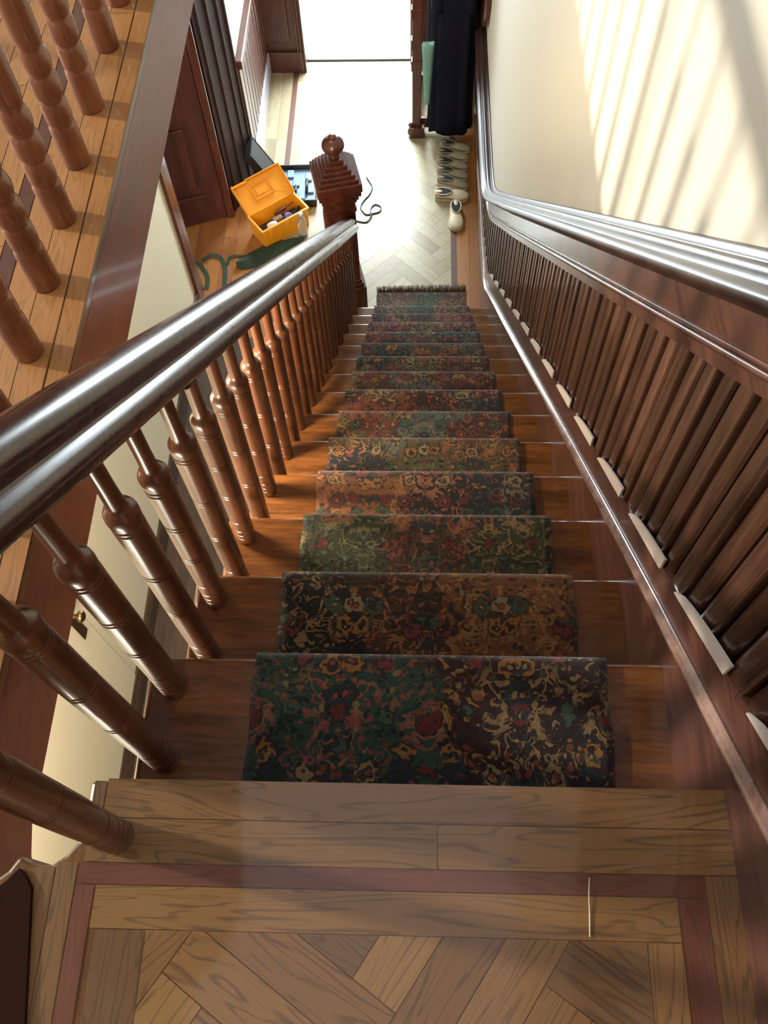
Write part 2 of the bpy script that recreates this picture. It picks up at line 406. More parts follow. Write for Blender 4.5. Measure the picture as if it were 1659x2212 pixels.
# ---- landing boards
mb = MB()
z = 0.0
plank(mb, 0.0, 0.975, -0.056, 0.004, z, 'X', tone=0.30)
plank(mb, -0.018, 0.520, -0.121, -0.056, z, 'X', tone=0.72); plank(mb, 0.520, 0.983, -0.121, -0.056, z, 'X', tone=0.55)
plank(mb, 0.007, 0.871, -0.212, -0.152, z, 'X', tone=0.11)
plank(mb, 0.914, 0.984, -1.1, -0.121, z, 'Y', tone=0.52)
plank(mb, -0.058, -0.0245, -1.1, -0.121, z, 'Y', tone=0.33)
plank(mb, -0.020, 0.0, -0.056, 0.0, z, 'Y', tone=0.31)
plank(mb, -0.090, -0.058, -1.1, -0.128, z, 'Y', tone=0.26)
plank(mb, 0.016, 0.092, -1.1, -0.212, z, 'Y', tone=0.45)
plank(mb, 0.820, 0.871, -1.1, -0.212, z, 'Y', tone=0.8)
herringbone(mb, 0.092, 0.820, -1.1, -0.212, z, 0.076, 5, math.radians(56), (0.44, -0.205))
planks_run(mb, -1.7, 0.984, -2.5, -1.1, z, 'X', 0.07, 0.9)
planks_run(mb, -1.7, -0.20, -1.1, -0.20, z, 'Y', 0.06, 0.9)
mb.build('landing_boards', M['oak'], slab)
mb = MB()
# upper hall boards left of the well
plank(mb, -0.256, -0.212, -0.03, 3.5, z, 'Y', tone=0.74)
planks_run(mb, -0.382, -0.258, -0.03, 3.5, z, 'Y', 0.062, 1.4)
planks_run(mb, -1.7, -0.420, -0.20, 3.5, z, 'Y', 0.06, 1.0)
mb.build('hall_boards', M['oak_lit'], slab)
mb = MB()
plank(mb, -0.024, 0.914, -0.152, -0.121, z, 'X', tone=0.2); plank(mb, 0.872, 0.914, -1.1, -0.152, z, 'Y', tone=0.6)
plank(mb, -0.024, 0.006, -1.1, -0.152, z, 'Y', tone=0.9)
plank(mb, -0.419, -0.383, -0.20, 3.5, z, 'Y', tone=0.4)
mb.build('inlay_strips', M['mahog_strip'], slab)
# dark curb at the left of the landing
mb = MB(); mb.prism([(-0.02, -1.1), (-0.052, -0.38), (-0.086, -0.160), (-0.100, -0.142), (-0.112, -0.132), (-0.128, -0.150), (-0.150, -0.168), (-0.20, -0.168), (-0.20, -1.1)], 'Z', -0.001, 0.006)
mb.build('dark_border', plain('near_black_border', srgb(44, 26, 20), 0.85, spec=0.05), slab, bevel=0.002)

# ---- lower floor
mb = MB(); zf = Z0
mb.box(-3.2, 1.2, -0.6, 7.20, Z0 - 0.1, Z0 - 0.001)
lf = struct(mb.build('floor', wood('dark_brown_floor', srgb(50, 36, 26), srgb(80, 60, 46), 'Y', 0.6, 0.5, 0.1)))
mb = MB()
planks_run(mb, -3.0, -0.66, 4.0, 5.42, zf, 'Y', 0.108, 1.4)
planks_run(mb, 0.79, 0.985, 4.0, 7.18, zf, 'Y', 0.095, 1.6)
mb.build('passage_boards', M['oak_warm'], lf)
mb = MB()
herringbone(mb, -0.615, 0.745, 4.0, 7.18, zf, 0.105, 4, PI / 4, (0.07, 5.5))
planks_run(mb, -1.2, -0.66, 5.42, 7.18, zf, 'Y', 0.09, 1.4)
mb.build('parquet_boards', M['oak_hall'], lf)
mb = MB()
plank(mb, -0.66, -0.615, 4.0, 7.18, zf, 'Y', tone=0.3); plank(mb, 0.745, 0.79, 4.0, 7.18, zf, 'Y', tone=0.7)
mb.build('inlay_strips', M['mahog_strip'], lf)
# ---- porch beyond the door and threshold
mb = MB(); mb.box(-1.6, 1.6, 7.27, 10.6, Z0 - 0.12, Z0 - 0.03); struct(mb.build('floor', M['porch']))
mb = MB(); mb.box(-0.55, 0.42, 7.19, 7.27, Z0 - 0.05, Z0 + 0.018)
struct(mb.build('trim_4', plain('worn_metal_threshold', (0.10, 0.11, 0.11), 0.5), None, (0, 7.2, Z0), bevel=0.006))

# ---- walls
mb = MB(); mb.box(0.985, 1.10, -2.6, 7.27, Z0 - 0.1, 3.45); struct(mb.build('wall_right', M['wallpaint']))
mb = MB(); mb.box(-1.75, 1.10, -2.72, -2.6, -0.3, 3.45); struct(mb.build('wall_back', M['wallpaint']))
# cream wall of the lower passage
mb = MB(); mb.box(-1.32, -1.20, -0.6, 4.36, Z0, -0.285); wl = struct(mb.build('wall_left', M['cream']))
mb = MB(); mb.box(-3.2, 1.10, -0.72, -0.6, Z0, -0.285); struct(mb.build('wall_back_lower', M['cream']))
# left hall wall upstairs with a tall window opening
mb = MB()
mb.box(-1.87, -1.75, -2.72, -0.9, -0.3, 3.45); mb.box(-1.87, -1.75, 3.5, 3.67, -0.3, 3.45)
mb.box(-1.87, -1.75, -0.9, 3.5, -0.3, 0.25); mb.box(-1.87, -1.75, -0.9, 3.5, 1.55, 3.45)
struct(mb.build('wall_left_upper', M['wallpaint']))
win = struct(empty('window_1', (-1.81, 0.9, 0.25)))
mb = MB()
for y in (-0.9, 0.55, 2.05, 3.46): mb.box(-1.85, -1.78, y, y + 0.04, 0.25, 1.55)
mb.box(-1.85, -1.78, -0.9, 3.5, 0.25, 0.29); mb.box(-1.85, -1.78, -0.9, 3.5, 1.51, 1.55)
o = mb.build('window_frame', M['mahog']); o.parent = win; o.location = (1.81, -0.9, -0.25)
mb = MB(); mb.box(-1.78, -1.66, -0.95, 3.53, 0.22, 0.25); o = mb.build('window_sill', M['mahog']); o.parent = win; o.location = (1.81, -0.9, -0.25)
# upper far wall and ceilings
mb = MB(); mb.box(-1.87, 1.10, 3.55, 3.67, -0.285, 3.45); struct(mb.build('wall_front_upper', M['wallpaint']))
mb = MB(); mb.box(-1.87, 1.10, -2.72, 3.67, 3.45, 3.55); struct(mb.build('ceiling', M['wallpaint']))
mb = MB(); mb.box(-3.2, 1.10, 3.55, 7.27, -0.30, -0.285); struct(mb.build('ceiling', M['wallpaint']))
# far front wall, doorway, vestibule block
mb = MB(); mb.box(-1.0, -0.545, 7.06, 7.27, Z0, -0.30)
fw = struct(mb.build('wall_front', M['darkdoor'], bevel=0.004))
mb = MB(); mb.box(0.40, 0.985, 7.14, 7.27, Z0, -0.30); struct(mb.build('wall_front', M['mahog']))
mb = MB(); mb.box(-0.545, 0.40, 7.14, 7.27, -1.45, -0.30); struct(mb.build('wall_front', M['mahog']))
mb = MB()
for x in (-0.60, -0.575, -0.548): mb.box(x - 0.008, x + 0.008, 7.035, 7.27, Z0, -1.4)
mb.build('door_jamb', M['mahog'], fw, bevel=0.003)
mb = MB(); mb.box(-0.97, -0.66, 7.02, 7.065, Z0 + 0.30, Z0 + 0.9); mb.box(-0.97, -0.66, 7.02, 7.065, Z0 + 1.0, Z0 + 2.0)
mb.build('raised_panel', M['darkdoor'], fw, bevel=0.012)
mb = MB(); mb.box(-1.0, -0.56, 7.03, 7.08, Z0, Z0 + 0.2); mb.build('baseboard', M['darkdoor'], fw, bevel=0.006)

# left wall of the entry hall: from the dark pilaster to the front wall
ang = math.atan2(5.76 - 5.33, -0.885 + 1.015)
mb = MB()
mb.prism([(-1.02, 5.31), (-0.885, 5.76), (-1.10, 5.80), (-1.16, 5.34)], 'Z', Z0, -0.30)
M['pil'] = wood('dull_pilaster_mahogany', srgb(40, 19, 18), srgb(60, 31, 28), 'Z', 0.6, 0.6, 0.0, 0.3)
pil = struct(mb.build('wall_pilaster', M['pil'])); pil.name = 'trim_2'
mb = MB()
for f in (0.12, 0.42, 0.72, 0.94):
    x = -1.02 + 0.135 * f; y = 5.31 + 0.45 * f
    rod(mb, (x + 0.002, y, Z0 + 0.0), (x + 0.002, y, -0.31), 0.010, 10)
mb.build('reeding', M['pil'], pil)
mb = MB(); mb.box(-1.10, -0.90, 5.76, 7.06, Z0, -0.30); we = struct(mb.build('wall_entry', M['wallpaint'])); we.name = 'wall_left'
ww = struct(empty('trim_3', (-0.90, 5.76, Z0)))
def inE(o): o.parent = ww; o.location = Vector(o.location) - Vector(ww.location); return o
mb = MB(); mb.box(-0.90, -0.862, 5.77, 7.05, Z0, Z0 + 0.20); inE(mb.build('baseboard', plain('glare_baseboard', srgb(190, 186, 200), 0.35, coat=0.3), bevel=0.008))  # glare on the baseboard put into its pale colour
mb = MB(); y = 5.77
while y < 7.04:
    mb.box(-0.90, -0.872, y, min(y + 0.10, 7.05), Z0 + 0.20, Z0 + 0.95); y += 0.112
inE(mb.build('panel_boards', M['mahog'], bevel=0.008))
mb = MB(); mb.box(-0.90, -0.845, 5.77, 7.05, Z0 + 0.95, Z0 + 1.02); inE(mb.build('chair_rail', M['mahog'], bevel=0.012, seg=3))

# dark door in the angled wall at the end of the passage
an = math.radians(19.5)
Md = Matrix.Translation((-1.03, 5.275, Z0)) @ Matrix.Rotation(an, 4, 'Z')
dr = struct(empty('door_1')); dr.matrix_world = Md
mb = MB(); mb.box(-2.3, 0.02, 0.05, 0.14, 0, 3.6); w5 = mb.build('wall_passage_end', M['mahog']); w5.matrix_world = Md; struct(w5); w5.name = 'wall_front'
def dpart(mb, name, mat, bevel=0.0):
    return mb.build(name, mat, dr, bevel=bevel)
mb = MB(); mb.box(-0.62, -0.06, 0.0, 0.045, 0.004, 3.3); dpart(mb, 'door_leaf', M['darkdoor'])
mb = MB()
for z0_, z1_ in ((0.02, 0.28), (0.95, 1.30), (2.2, 2.4)): mb.box(-0.62, -0.06, -0.02, 0.0, z0_, z1_)
for x0_, x1_ in ((-0.62, -0.50), (-0.20, -0.06)): mb.box(x0_, x1_, -0.021, 0.0, 0.02, 3.3)
dpart(mb, 'door_frame', M['darkdoor'], 0.008)
mb = MB(); mb.box(-0.47, -0.23, -0.014, 0.0, 0.34, 0.90); mb.box(-0.47, -0.23, -0.014, 0.0, 1.36, 2.12)
dpart(mb, 'door_panel', M['darkdoor'], 0.012)
mb = MB(); mb.box(-0.06, 0.0, -0.035, 0.05, 0.0, 3.5); mb.box(-0.76, -0.62, -0.035, 0.05, 0.0, 3.5); dpart(mb, 'casing', M['mahog'], 0.01)
mb = MB(); mb.box(-2.3, -0.76, -0.02, 0.05, 0.0, 0.3); dpart(mb, 'baseboard', M['darkdoor'], 0.01)

# corner post and baseboard on the cream passage wall
mb = MB(); mb.box(-1.335, -1.178, 4.355, 4.46, Z0, -0.285)
cp = struct(mb.build('trim_5', M['mahog'], bevel=0.01))
mb = MB(); mb.box(-1.200, -1.176, 4.30, 4.36, Z0, -0.285); mb.build('casing_edge', M['mahog'], cp, bevel=0.006)
mb = MB(); mb.prism([(-1.200, Z0), (-1.172, Z0), (-1.172, Z0 + 0.13), (-1.186, Z0 + 0.16), (-1.200, Z0 + 0.17)], 'Y', -0.6, 4.30)
struct(mb.build('baseboard_left', wood('dark_olive_wood', srgb(46, 34, 24), srgb(84, 66, 50), 'Y', 0.6, 0.35, 0.3)))
# cream door with a brass knob in the passage wall
dk = struct(empty('door_2', (-1.2, 0.85, Z0)))
mb = MB(); mb.box(0.0, 0.004, -0.47, 0.47, 0.0, 2.9); mb.build('door_leaf', M['cream'], dk, bevel=0.002)
mb = MB()
Mk = Matrix.Translation((0.004, 0.405, 1.31)) @ Matrix.Rotation(PI / 2, 4, 'Y')
mb.lathe([(0.034, 0), (0.034, 0.006), (0.020, 0.010), (0.012, 0.018), (0.012, 0.036), (0.022, 0.042), (0.031, 0.054), (0.030, 0.066), (0.018, 0.076), (0.002, 0.078)], 24, M_=Mk)
mb.build('door_knob', M['brass'], dk)
mb = MB(); mb.box(0.0, 0.007, 0.375, 0.435, 1.05, 1.42); mb.build('knob_plate', M['brass'], dk, bevel=0.003)

# ================================================================== STAIRCASE
st = tag(empty('staircase', (0.48, 2.1, Z0)), 'straight oak staircase running down from the landing beside the wall', 'staircase')
def stp(mb, name, mat, bevel=0.0, **k):
    o = mb.build(name, mat, None, bevel=bevel, **k); o.parent = st; o.location = Vector(o.location) - Vector(st.location); return o
XL = -0.028
tread0 = riser0 = None
for k in range(1, 15):
    mb = MB(); yb = (k - 1) * G_ - 0.022; yf = k * G_; zt = -k * R_
    # rounded nose tread
    prof = [(yb, zt - 0.030), (yb, zt)] + [(yf - 0.012 + 0.012 * math.sin(a), zt - 0.015 + 0.015 * math.cos(a)) for a in [i * PI / 8 for i in range(9)]]
    mb.prism(prof, 'X', XL, XS)
    t = stp(mb, 'tread', M['tread'], loc=(0.45, yf, zt))
for k in range(0, 15):
    mb = MB(); y = k * G_ - 0.022
    mb.box(XL + 0.012, XS, y - 0.018, y, -(k + 1) * R_, -k * R_ - 0.03)
    stp(mb, 'riser', M['tread'], loc=(0.45, y, -k * R_))
# outer string below the treads and the closed spandrel under it
mb = MB()
for k in range(1, 15): mb.box(-0.016, 0.004, (k - 1) * G_ - 0.022, k * G_ - 0.022, Z0, -k * R_ - 0.031)
stp(mb, 'outer_string', M['mahog_y'])
for k in range(1, 15):   # tread end returns
    mb = MB(); rod(mb, (XL, (k - 1) * G_ - 0.02, -k * R_ - 0.015), (XL, k * G_ - 0.012, -k * R_ - 0.015), 0.0148, 12)
    stp(mb, 'return_nosing', M['tread'])
    mb = MB(); mb.sweep([(0, 0), (0.010, 0), (0.004, -0.014), (0, -0.016)], [(-0.016, (k - 1) * G_, -k * R_ - 0.031), (-0.016, k * G_ - 0.03, -k * R_ - 0.031)])
    stp(mb, 'cove_moulding', M['tread'])

# skirt, beaded boards and cap rail on the right wall
wn = struct(empty('trim_1', (0.985, 2.0, Z0)))
wn['label'] = 'dark mahogany beaded board wainscot with moulded cap rail climbing the right wall'
def wp(mb, name, mat, bevel=0.0, **k):
    o = mb.build(name, mat, None, bevel=bevel, **k); o.parent = wn; o.location = Vector(o.location) - Vector(wn.location); return o
def interp(y, xs, ys):
    if y <= xs[0]: return ys[0]
    for i in range(len(xs) - 1):
        if y <= xs[i + 1]: f = (y - xs[i]) / (xs[i + 1] - xs[i]); return ys[i] * (1 - f) + ys[i + 1] * f
    return ys[-1]
def za(y):   # silver edge moulding
    if y < -0.22: return 0.105 + 0.22 * K_
    if y > 4.10: return max(soff(4.10, 0.22) - (y - 4.10) * 0.25, Z0 + 0.10) if y < 4.6 else max(Z0 + 0.10, soff(4.10, 0.22) - 0.125 - (y - 4.6) * 0.05)
    return soff(y, interp(y, [-0.11, 0.425, 1.54, 3.0, 3.67], [0.100, 0.130, 0.165, 0.193, 0.215]))
def zb(y):   # top of the skirt
    if y < -0.22: return 0.233 + 0.22 * K_
    if y > 4.10: return za(y) + 0.15
    return soff(y, interp(y, [0.03, 0.478, 1.58, 2.38, 3.6], [0.233, 0.2416, 0.305, 0.345, 0.37]))
def zcap(y, off):   # sloping lines that ease to level lines over the lower floor
    hz = Z0 + off
    a = soff(y, off)
    if y < -0.30: return soff(-0.30, off)
    # smooth max of slope and level
    e = 0.14
    return 0.5 * (a + hz + math.sqrt((a - hz) ** 2 + 4 * e * e * 0.25)) if y > 3.2 else a + 0.0 * hz
# level height offset: rail level sits 1.056 above the floor
def wain_path(off, x, y0=-0.9, y1=7.12):
    ys = [y0, -0.30] + [i * 0.25 for i in range(-1, 13)] + [3.1 + 0.1 * i for i in range(0, 22)] + [5.4, 6.2, y1]
    return [(x, y, zcap(y, off)) for y in ys if y0 <= y <= y1]
mb = MB()
ys = [-0.9, -0.22] + [0.2 * i for i in range(-1, 26)] + [5.4, 6.5, 7.12]
ys = sorted(set(ys))
for i in range(len(ys) - 1):
    y0, y1 = ys[i], ys[i + 1]
    def low(y): return (0.001 if y < 0 else (max(soff(y, -0.60), Z0)))
    x = XS
    mb.face([(x, y0, low(y0)), (x, y1, low(y1)), (x, y1, zb(y1)), (x, y0, zb(y0))])
    mb.face([(x, y0, zb(y0)), (x, y1, zb(y1)), (0.985, y1, zb(y1) + 0.004), (0.985, y0, zb(y0) + 0.004)])
wp(mb, 'skirt_board', M['mahog_y'])
mb = MB()
pa = [(XS, y, za(y)) for y in ys]
mb.sweep([(0.0, -0.014), (-0.010, -0.012), (-0.017, -0.004), (-0.017, 0.003), (-0.009, 0.007), (-0.005, 0.013), (0, 0.015)], pa)
wp(mb, 'skirt_moulding', wood('silvery_mahogany', srgb(96, 66, 56), srgb(150, 120, 112), 'Y', 0.6, 0.22, 0.7))  # paler, glossier mahogany for the moulding strip
# pale slivers lying on the skirt ledge, one to every tread
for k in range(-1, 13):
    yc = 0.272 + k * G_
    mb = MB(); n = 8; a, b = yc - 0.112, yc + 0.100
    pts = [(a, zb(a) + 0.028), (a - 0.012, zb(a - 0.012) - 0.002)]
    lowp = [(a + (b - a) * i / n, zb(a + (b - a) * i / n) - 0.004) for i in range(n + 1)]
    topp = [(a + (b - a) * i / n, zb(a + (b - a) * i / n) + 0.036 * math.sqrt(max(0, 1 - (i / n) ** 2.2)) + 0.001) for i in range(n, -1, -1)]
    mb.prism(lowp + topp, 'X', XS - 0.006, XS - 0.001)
    wp(mb, 'pale_ledge_strip', M['pale'])
# boards
mb = MB(); y = -0.92
def bb(y0, y1, x, dz=0.0):
    # one strip of board with rounded edges
    n = 4; rows = []
    zt = lambda yy: zcap(yy, 0.80) + 0.07
    w_ = y1 - y0
    for (yy, xx) in ((y0, 0.984), (y0 + 0.001, x + 0.008), (y0 + 0.12 * w_, x + 0.003), (y0 + 0.3 * w_, x), (y1 - 0.3 * w_, x), (y1 - 0.12 * w_, x + 0.003), (y1 - 0.001, x + 0.008), (y1, 0.984)):
        rows.append([(xx, yy, zb(yy) - 0.02), (xx, yy, zt(yy))])
    mb.grid(rows, False, False)
boards = []
i = 0
while y < 7.05:
    mb = MB()
    bb(y, y + 0.050, 0.966); bb(y + 0.0515, y + 0.0635, 0.961); bb(y + 0.065, y + 0.1165, 0.966)
    wp(mb, 'beaded_board', M['board'], loc=(0.97, y, zb(y)))
    y += 0.1225; i += 1
mb = MB()
for yy0, yy1 in [(ys[i], ys[i + 1]) for i in range(len(ys) - 1)]:
    mb.face([(0.9835, yy0, zb(yy0)), (0.9835, yy1, zb(yy1)), (0.9835, yy1, zcap(yy1, 0.82)), (0.9835, yy0, zcap(yy0, 0.82))])
wp(mb, 'groove_backing', plain('dark_groove', (0.012, 0.007, 0.005), 0.7))
# frieze and cap
mb = MB(); c = math.cos(math.atan(K_))
mb.sweep([(-0.0, 0.0), (-0.030, 0.0), (-0.030, 0.150), (0.0, 0.150)], wain_path(0.815, 0.984), smooth=False)
wp(mb, 'frieze_board', M['mahog_y'])
mb = MB()
mb.sweep([(0, -0.006), (-0.006, -0.006), (-0.010, 0.0), (-0.006, 0.006), (0, 0.006)], wain_path(0.857, 0.955))
mb.sweep([(0, -0.004), (-0.004, -0.004), (-0.006, 0.0), (-0.004, 0.004), (0, 0.004)], wain_path(0.874, 0.955))
wp(mb, 'frieze_bead', M['mahog_y'])
mb = MB()
capprof = [(0, -0.050), (-0.022, -0.050), (-0.026, -0.040), (-0.034, -0.036), (-0.040, -0.024), (-0.062, -0.016), (-0.082, -0.012), (-0.086, -0.002), (-0.082, 0.006),
           (-0.058, 0.010), (-0.052, 0.012), (-0.050, 0.022), (-0.044, 0.030), (-0.034, 0.033), (-0.026, 0.030), (-0.022, 0.024), (-0.018, 0.032), (-0.012, 0.042), (-0.004, 0.045), (0, 0.045)]
mb.sweep(capprof, wain_path(1.005, 0.985))
wp(mb, 'cap_rail', wood('dull_cap_mahogany', srgb(46, 30, 27), srgb(80, 56, 50), 'Y', 0.6, 0.36, 0.05, 0.05))

# ================================================================== RUNNER
def runner():
    pts = []   # outer surface path (y, z), with nosing rounding; th = pile thickness
    th = 0.010
    yr = lambda k: k * G_ - 0.022 + th
    pts.append((yr(0), -0.034)); 
    def arc(cy, cz, r, a0, a1, n=6): return [(cy + r * math.cos(a0 + (a1 - a0) * i / n), cz + r * math.sin(a0 + (a1 - a0) * i / n)) for i in range(n + 1)]
    for k in range(1, 16):
        zt = -k * R_ + th if k < 15 else Z0 + th
        pts.append((yr(k - 1), zt + 0.10)); pts.append((yr(k - 1), zt + 0.02)); pts.append((yr(k - 1) + 0.012, zt + 0.002))
        if k < 15:
            yf = k * G_ + 0.006
            pts.append((yr(k - 1) + 0.1, zt)); pts.append((yf - 0.06, zt + 0.001))
            pts += arc(yf - 0.012, zt - 0.018, 0.018, PI / 2, -PI / 2.4)
            pts.append((yr(k) + 0.001, zt - 0.058))
        else:
            for yy in (4.15, 4.25, 4.35, 4.44): pts.append((yy, zt))
    # subdivide
    P = []
    for a, b in zip(pts[:-1], pts[1:]):
        L = math.hypot(b[0] - a[0], b[1] - a[1]); n = max(1, int(L / 0.022))
        for i in range(n): P.append((a[0] + (b[0] - a[0]) * i / n, a[1] + (b[1] - a[1]) * i / n))
    P.append(pts[-1])
    s = [0.0]
    for a, b in zip(P[:-1], P[1:]): s.append(s[-1] + math.hypot(b[0] - a[0], b[1] - a[1]))
    nu = 36; x0, x1 = 0.1681, 0.8541
    verts = []; faces = []; uv = []
    for (y, z), sv in zip(P, s):
        for i in range(nu + 1):
            u = i / nu; x = x0 + (x1 - x0) * u + 0.0025 * math.sin(sv * 40) * (abs(u - 0.5) * 2) ** 20
            verts.append((x, y, z)); uv.append((x - x0, sv))
    nrow = nu + 1
    for j in range(len(P) - 1):
        for i in range(nu): faces.append((j * nrow + i, j * nrow + i + 1, (j + 1) * nrow + i + 1, (j + 1) * nrow + i))
    me = bpy.data.meshes.new('stair_runner'); me.from_pydata([(a, b - 2.0, c - Z0) for a, b, c in verts], [], faces)
    ul = me.uv_layers.new(name='UVMap')
    for lp in me.loops: ul.data[lp.index].uv = uv[lp.vertex_index]
    me.polygons.foreach_set('use_smooth', [True] * len(faces))
    # ground colours of the design, woven in three patches across every tread
    maroon = srgb(62, 18, 22); ox = srgb(52, 20, 22); navy = srgb(28, 40, 58); teal = srgb(48, 88, 74); brown = srgb(86, 52, 30); tan = srgb(150, 96, 52); olive = srgb(72, 76, 40)
    dark = srgb(24, 18, 20); rust = srgb(140, 66, 40); grey = srgb(88, 100, 104); wine = srgb(84, 20, 34); khaki = srgb(104, 84, 54)
    gold = srgb(198, 146, 72); pink = srgb(176, 84, 86); orange = srgb(196, 108, 62); sand = srgb(176, 146, 100); sage = srgb(104, 134, 98)
    tab = [(teal, maroon, ox), (dark, brown, tan), (olive, brown, olive), (tan, dark, navy), (navy, khaki, khaki), (khaki, grey, wine), (rust, maroon, navy), (brown, grey, wine),
           (khaki, khaki, maroon), (dark, rust, brown), (maroon, olive, khaki), (rust, brown, navy), (wine, khaki, navy), (maroon, brown, rust), (brown, olive, brown)]
    act = [(pink, gold, sand), (sand, orange, gold), (sage, pink, sand), (orange, pink, grey), (orange, sage, orange), (gold, sage, orange), (pink, orange, grey), (sand, orange, orange),
           (orange, sage, pink), (sage, gold, orange), (pink, sage, sand), (orange, sand, sage), (pink, gold, orange), (gold, sage, pink), (sand, sage, gold)]
    ph = R_ + G_
    fa = me.color_attributes.new('field', 'FLOAT_COLOR', 'POINT'); aa = me.color_attributes.new('accent', 'FLOAT_COLOR', 'POINT')
    for idx, (uu, vv) in enumerate(uv):
        wob = 0.05 * math.sin(vv * 23 + uu * 9) + 0.03 * math.sin(uu * 31 + vv * 7)
        k = int((vv - 0.02 + wob) / ph); k = max(0, min(14, k))
        c_ = (uu / 0.686 + 0.09 * math.sin(vv * 13 + k) + 0.05 * math.sin(vv * 37))
        if k == 0: ci = 0 if c_ < 0.47 else (1 if c_ < 0.60 else 2)
        else: ci = 0 if c_ < 0.35 else (1 if c_ < 0.66 else 2)
        f = tab[k][ci]; a = act[k][ci]
        fa.data[idx].color = (f[0], f[1], f[2], 1); aa.data[idx].color = (a[0], a[1], a[2], 1)
    me.materials.append(M['carpet'])
    o = bpy.data.objects.new('stair_runner', me); C.objects.link(o); o.location = (0, 2.0, Z0)
    md = o.modifiers.new('thick', 'SOLIDIFY'); md.thickness = 0.008; md.offset = -1
    tag(o, 'dark patterned oriental carpet runner covering the middle of the stairs', 'carpet')
    # end fringe / loose pile of the last end
    mb = MB()
    for i in range(420):
        x = 0.172 + 0.678 * i / 419
        L = rnd.uniform(0.02, 0.045)
        rod(mb, (x, 4.435, Z0 + 0.008), (x + rnd.uniform(-0.02, 0.02), 4.445 + L + 0.03 * (x - 0.17), Z0 + 0.012 + rnd.uniform(0, 0.02)), 0.003, 5, 0.0015)
    f = mb.build('fringe', plain('brown_fringe', srgb(92, 72, 50), 0.95, nscale=200, namt=0.5), None)
    f.parent = o; f.location = -Vector(o.location); f['kind'] = 'stuff'
runner()

# ================================================================== BALUSTRADE
bal = tag(empty('stair_balustrade', (0.015, 2.1, Z0)), 'varnished cherry balustrade with dark handrail down the open side of the stairs', 'balustrade')
def bp(mb, name, mat, **k):
    o = mb.build(name, mat, None, **k); o.parent = bal; o.location = Vector(o.location) - Vector(bal.location); return o
BX = 0.015
def groove(z, r, n=3, gap=0.010, d=0.0022):
    out = []
    for i in range(n):
        a = z + i * gap
        out += [(r, a - 0.0050), (r, a - 0.0026), (r - d, a - 0.0008), (r - d, a + 0.0008), (r, a + 0.0026), (r, a + 0.0050)]
    return out
def bal_prof(hs, ht):
    """hs: shoulder height, ht: top height"""
    r = 0.0265
    p = [(r * 0.94, -0.004), (r, 0.006)]
    p += groove(0.032, r, 1) + groove(0.054, r, 1) + groove(0.080, r, 1)
    p += [(r, 0.105)] + groove(0.128, r, 1) 
    p += [(r + 0.0008, 0.21)] + groove(hs * 0.44, r + 0.001, 2, 0.012)
    p += groove(hs * 0.68, r + 0.001, 2, 0.012)
    p += [(r + 0.0015, hs * 0.84)] + groove(hs - 0.050, r + 0.002, 2, 0.012) + [(r + 0.0030, hs - 0.020), (r + 0.0026, hs - 0.008), (r - 0.001, hs + 0.001), (r - 0.006, hs + 0.007), (0.0172, hs + 0.012)]
    p += [(0.0158, hs + 0.022), (0.0152, hs + 0.07), (0.0155, ht - 0.03), (0.0165, ht)]
    return p
def put_baluster(name, x, y, zt, hs, ht, parent, fn):
    mb = MB(); mb.lathe([(r, z) for r, z in fn(hs, ht)], 32)
    o = mb.build(name, M['baluster'], None); o.parent = parent
    o.location = Vector((x, y, zt)) - Vector(parent.location); o.rotation_euler = (0, 0, rnd.uniform(0, 6)); return o
rear = put_baluster('baluster', BX, 0.088, -R_, 0.724, 0.892, bal, bal_prof)
front = put_baluster('baluster', BX, 0.228, -R_, 0.600, 0.766, bal, bal_prof)
for k in range(2, 15):
    for src, yo in ((rear, 0.088), (front, 0.228)):
        c_ = src.copy(); C.objects.link(c_)
        c_.location = Vector((BX, (k - 1) * G_ + yo, -k * R_)) - Vector(bal.location); c_.rotation_euler = (0, 0, rnd.uniform(0, 6))
put_baluster('baluster', 0.028, -0.084, 0.0, 0.70, 0.875, bal, bal_prof)
# handrail
def roundpoly(seg): return seg
hp = [(-0.022, -0.036), (0.022, -0.036), (0.030, -0.034), (0.040, -0.028), (0.046, -0.018), (0.046, -0.008), (0.040, 0.000), (0.031, 0.003), (0.027, 0.006), (0.028, 0.011), (0.030, 0.018), (0.027, 0.028), (0.018, 0.036), (0.006, 0.040),
      (-0.006, 0.040), (-0.018, 0.036), (-0.027, 0.028), (-0.030, 0.018), (-0.028, 0.011), (-0.027, 0.006), (-0.031, 0.003), (-0.040, 0.000), (-0.046, -0.008), (-0.046, -0.018), (-0.040, -0.028), (-0.030, -0.034)]
hp = [(a * 1.42 - 0.003, b * 1.38 + 0.003) for a, b in hp]
rp = [(BX, 4.24, soff(4.24, 0.78)), (BX, 3.0, soff(3.0, 0.78)), (BX, 2.0, soff(2.0, 0.78)), (BX, 1.0, soff(1.0, 0.78)), (BX, 0.4, soff(0.4, 0.78)), (BX, 0.0, soff(0.0, 0.78))]
rp2 = catmull([(BX, 0.0, soff(0.0, 0.78)), (BX - 0.001, -0.06, 0.832), (BX - 0.006, -0.12, 0.880), (BX - 0.035, -0.19, 0.908), (-0.09, -0.245, 0.91), (-0.17, -0.250, 0.91), (-0.25, -0.19, 0.91), (-0.29, -0.09, 0.91), (-0.305, 0.05, 0.91)], 8)
rp3 = [(-0.305, 1.0, 0.91), (-0.305, 3.54, 0.91)]
mb = MB(); mb.sweep(hp, rp + rp2[1:])
bp(mb, 'handrail', M['rail'])

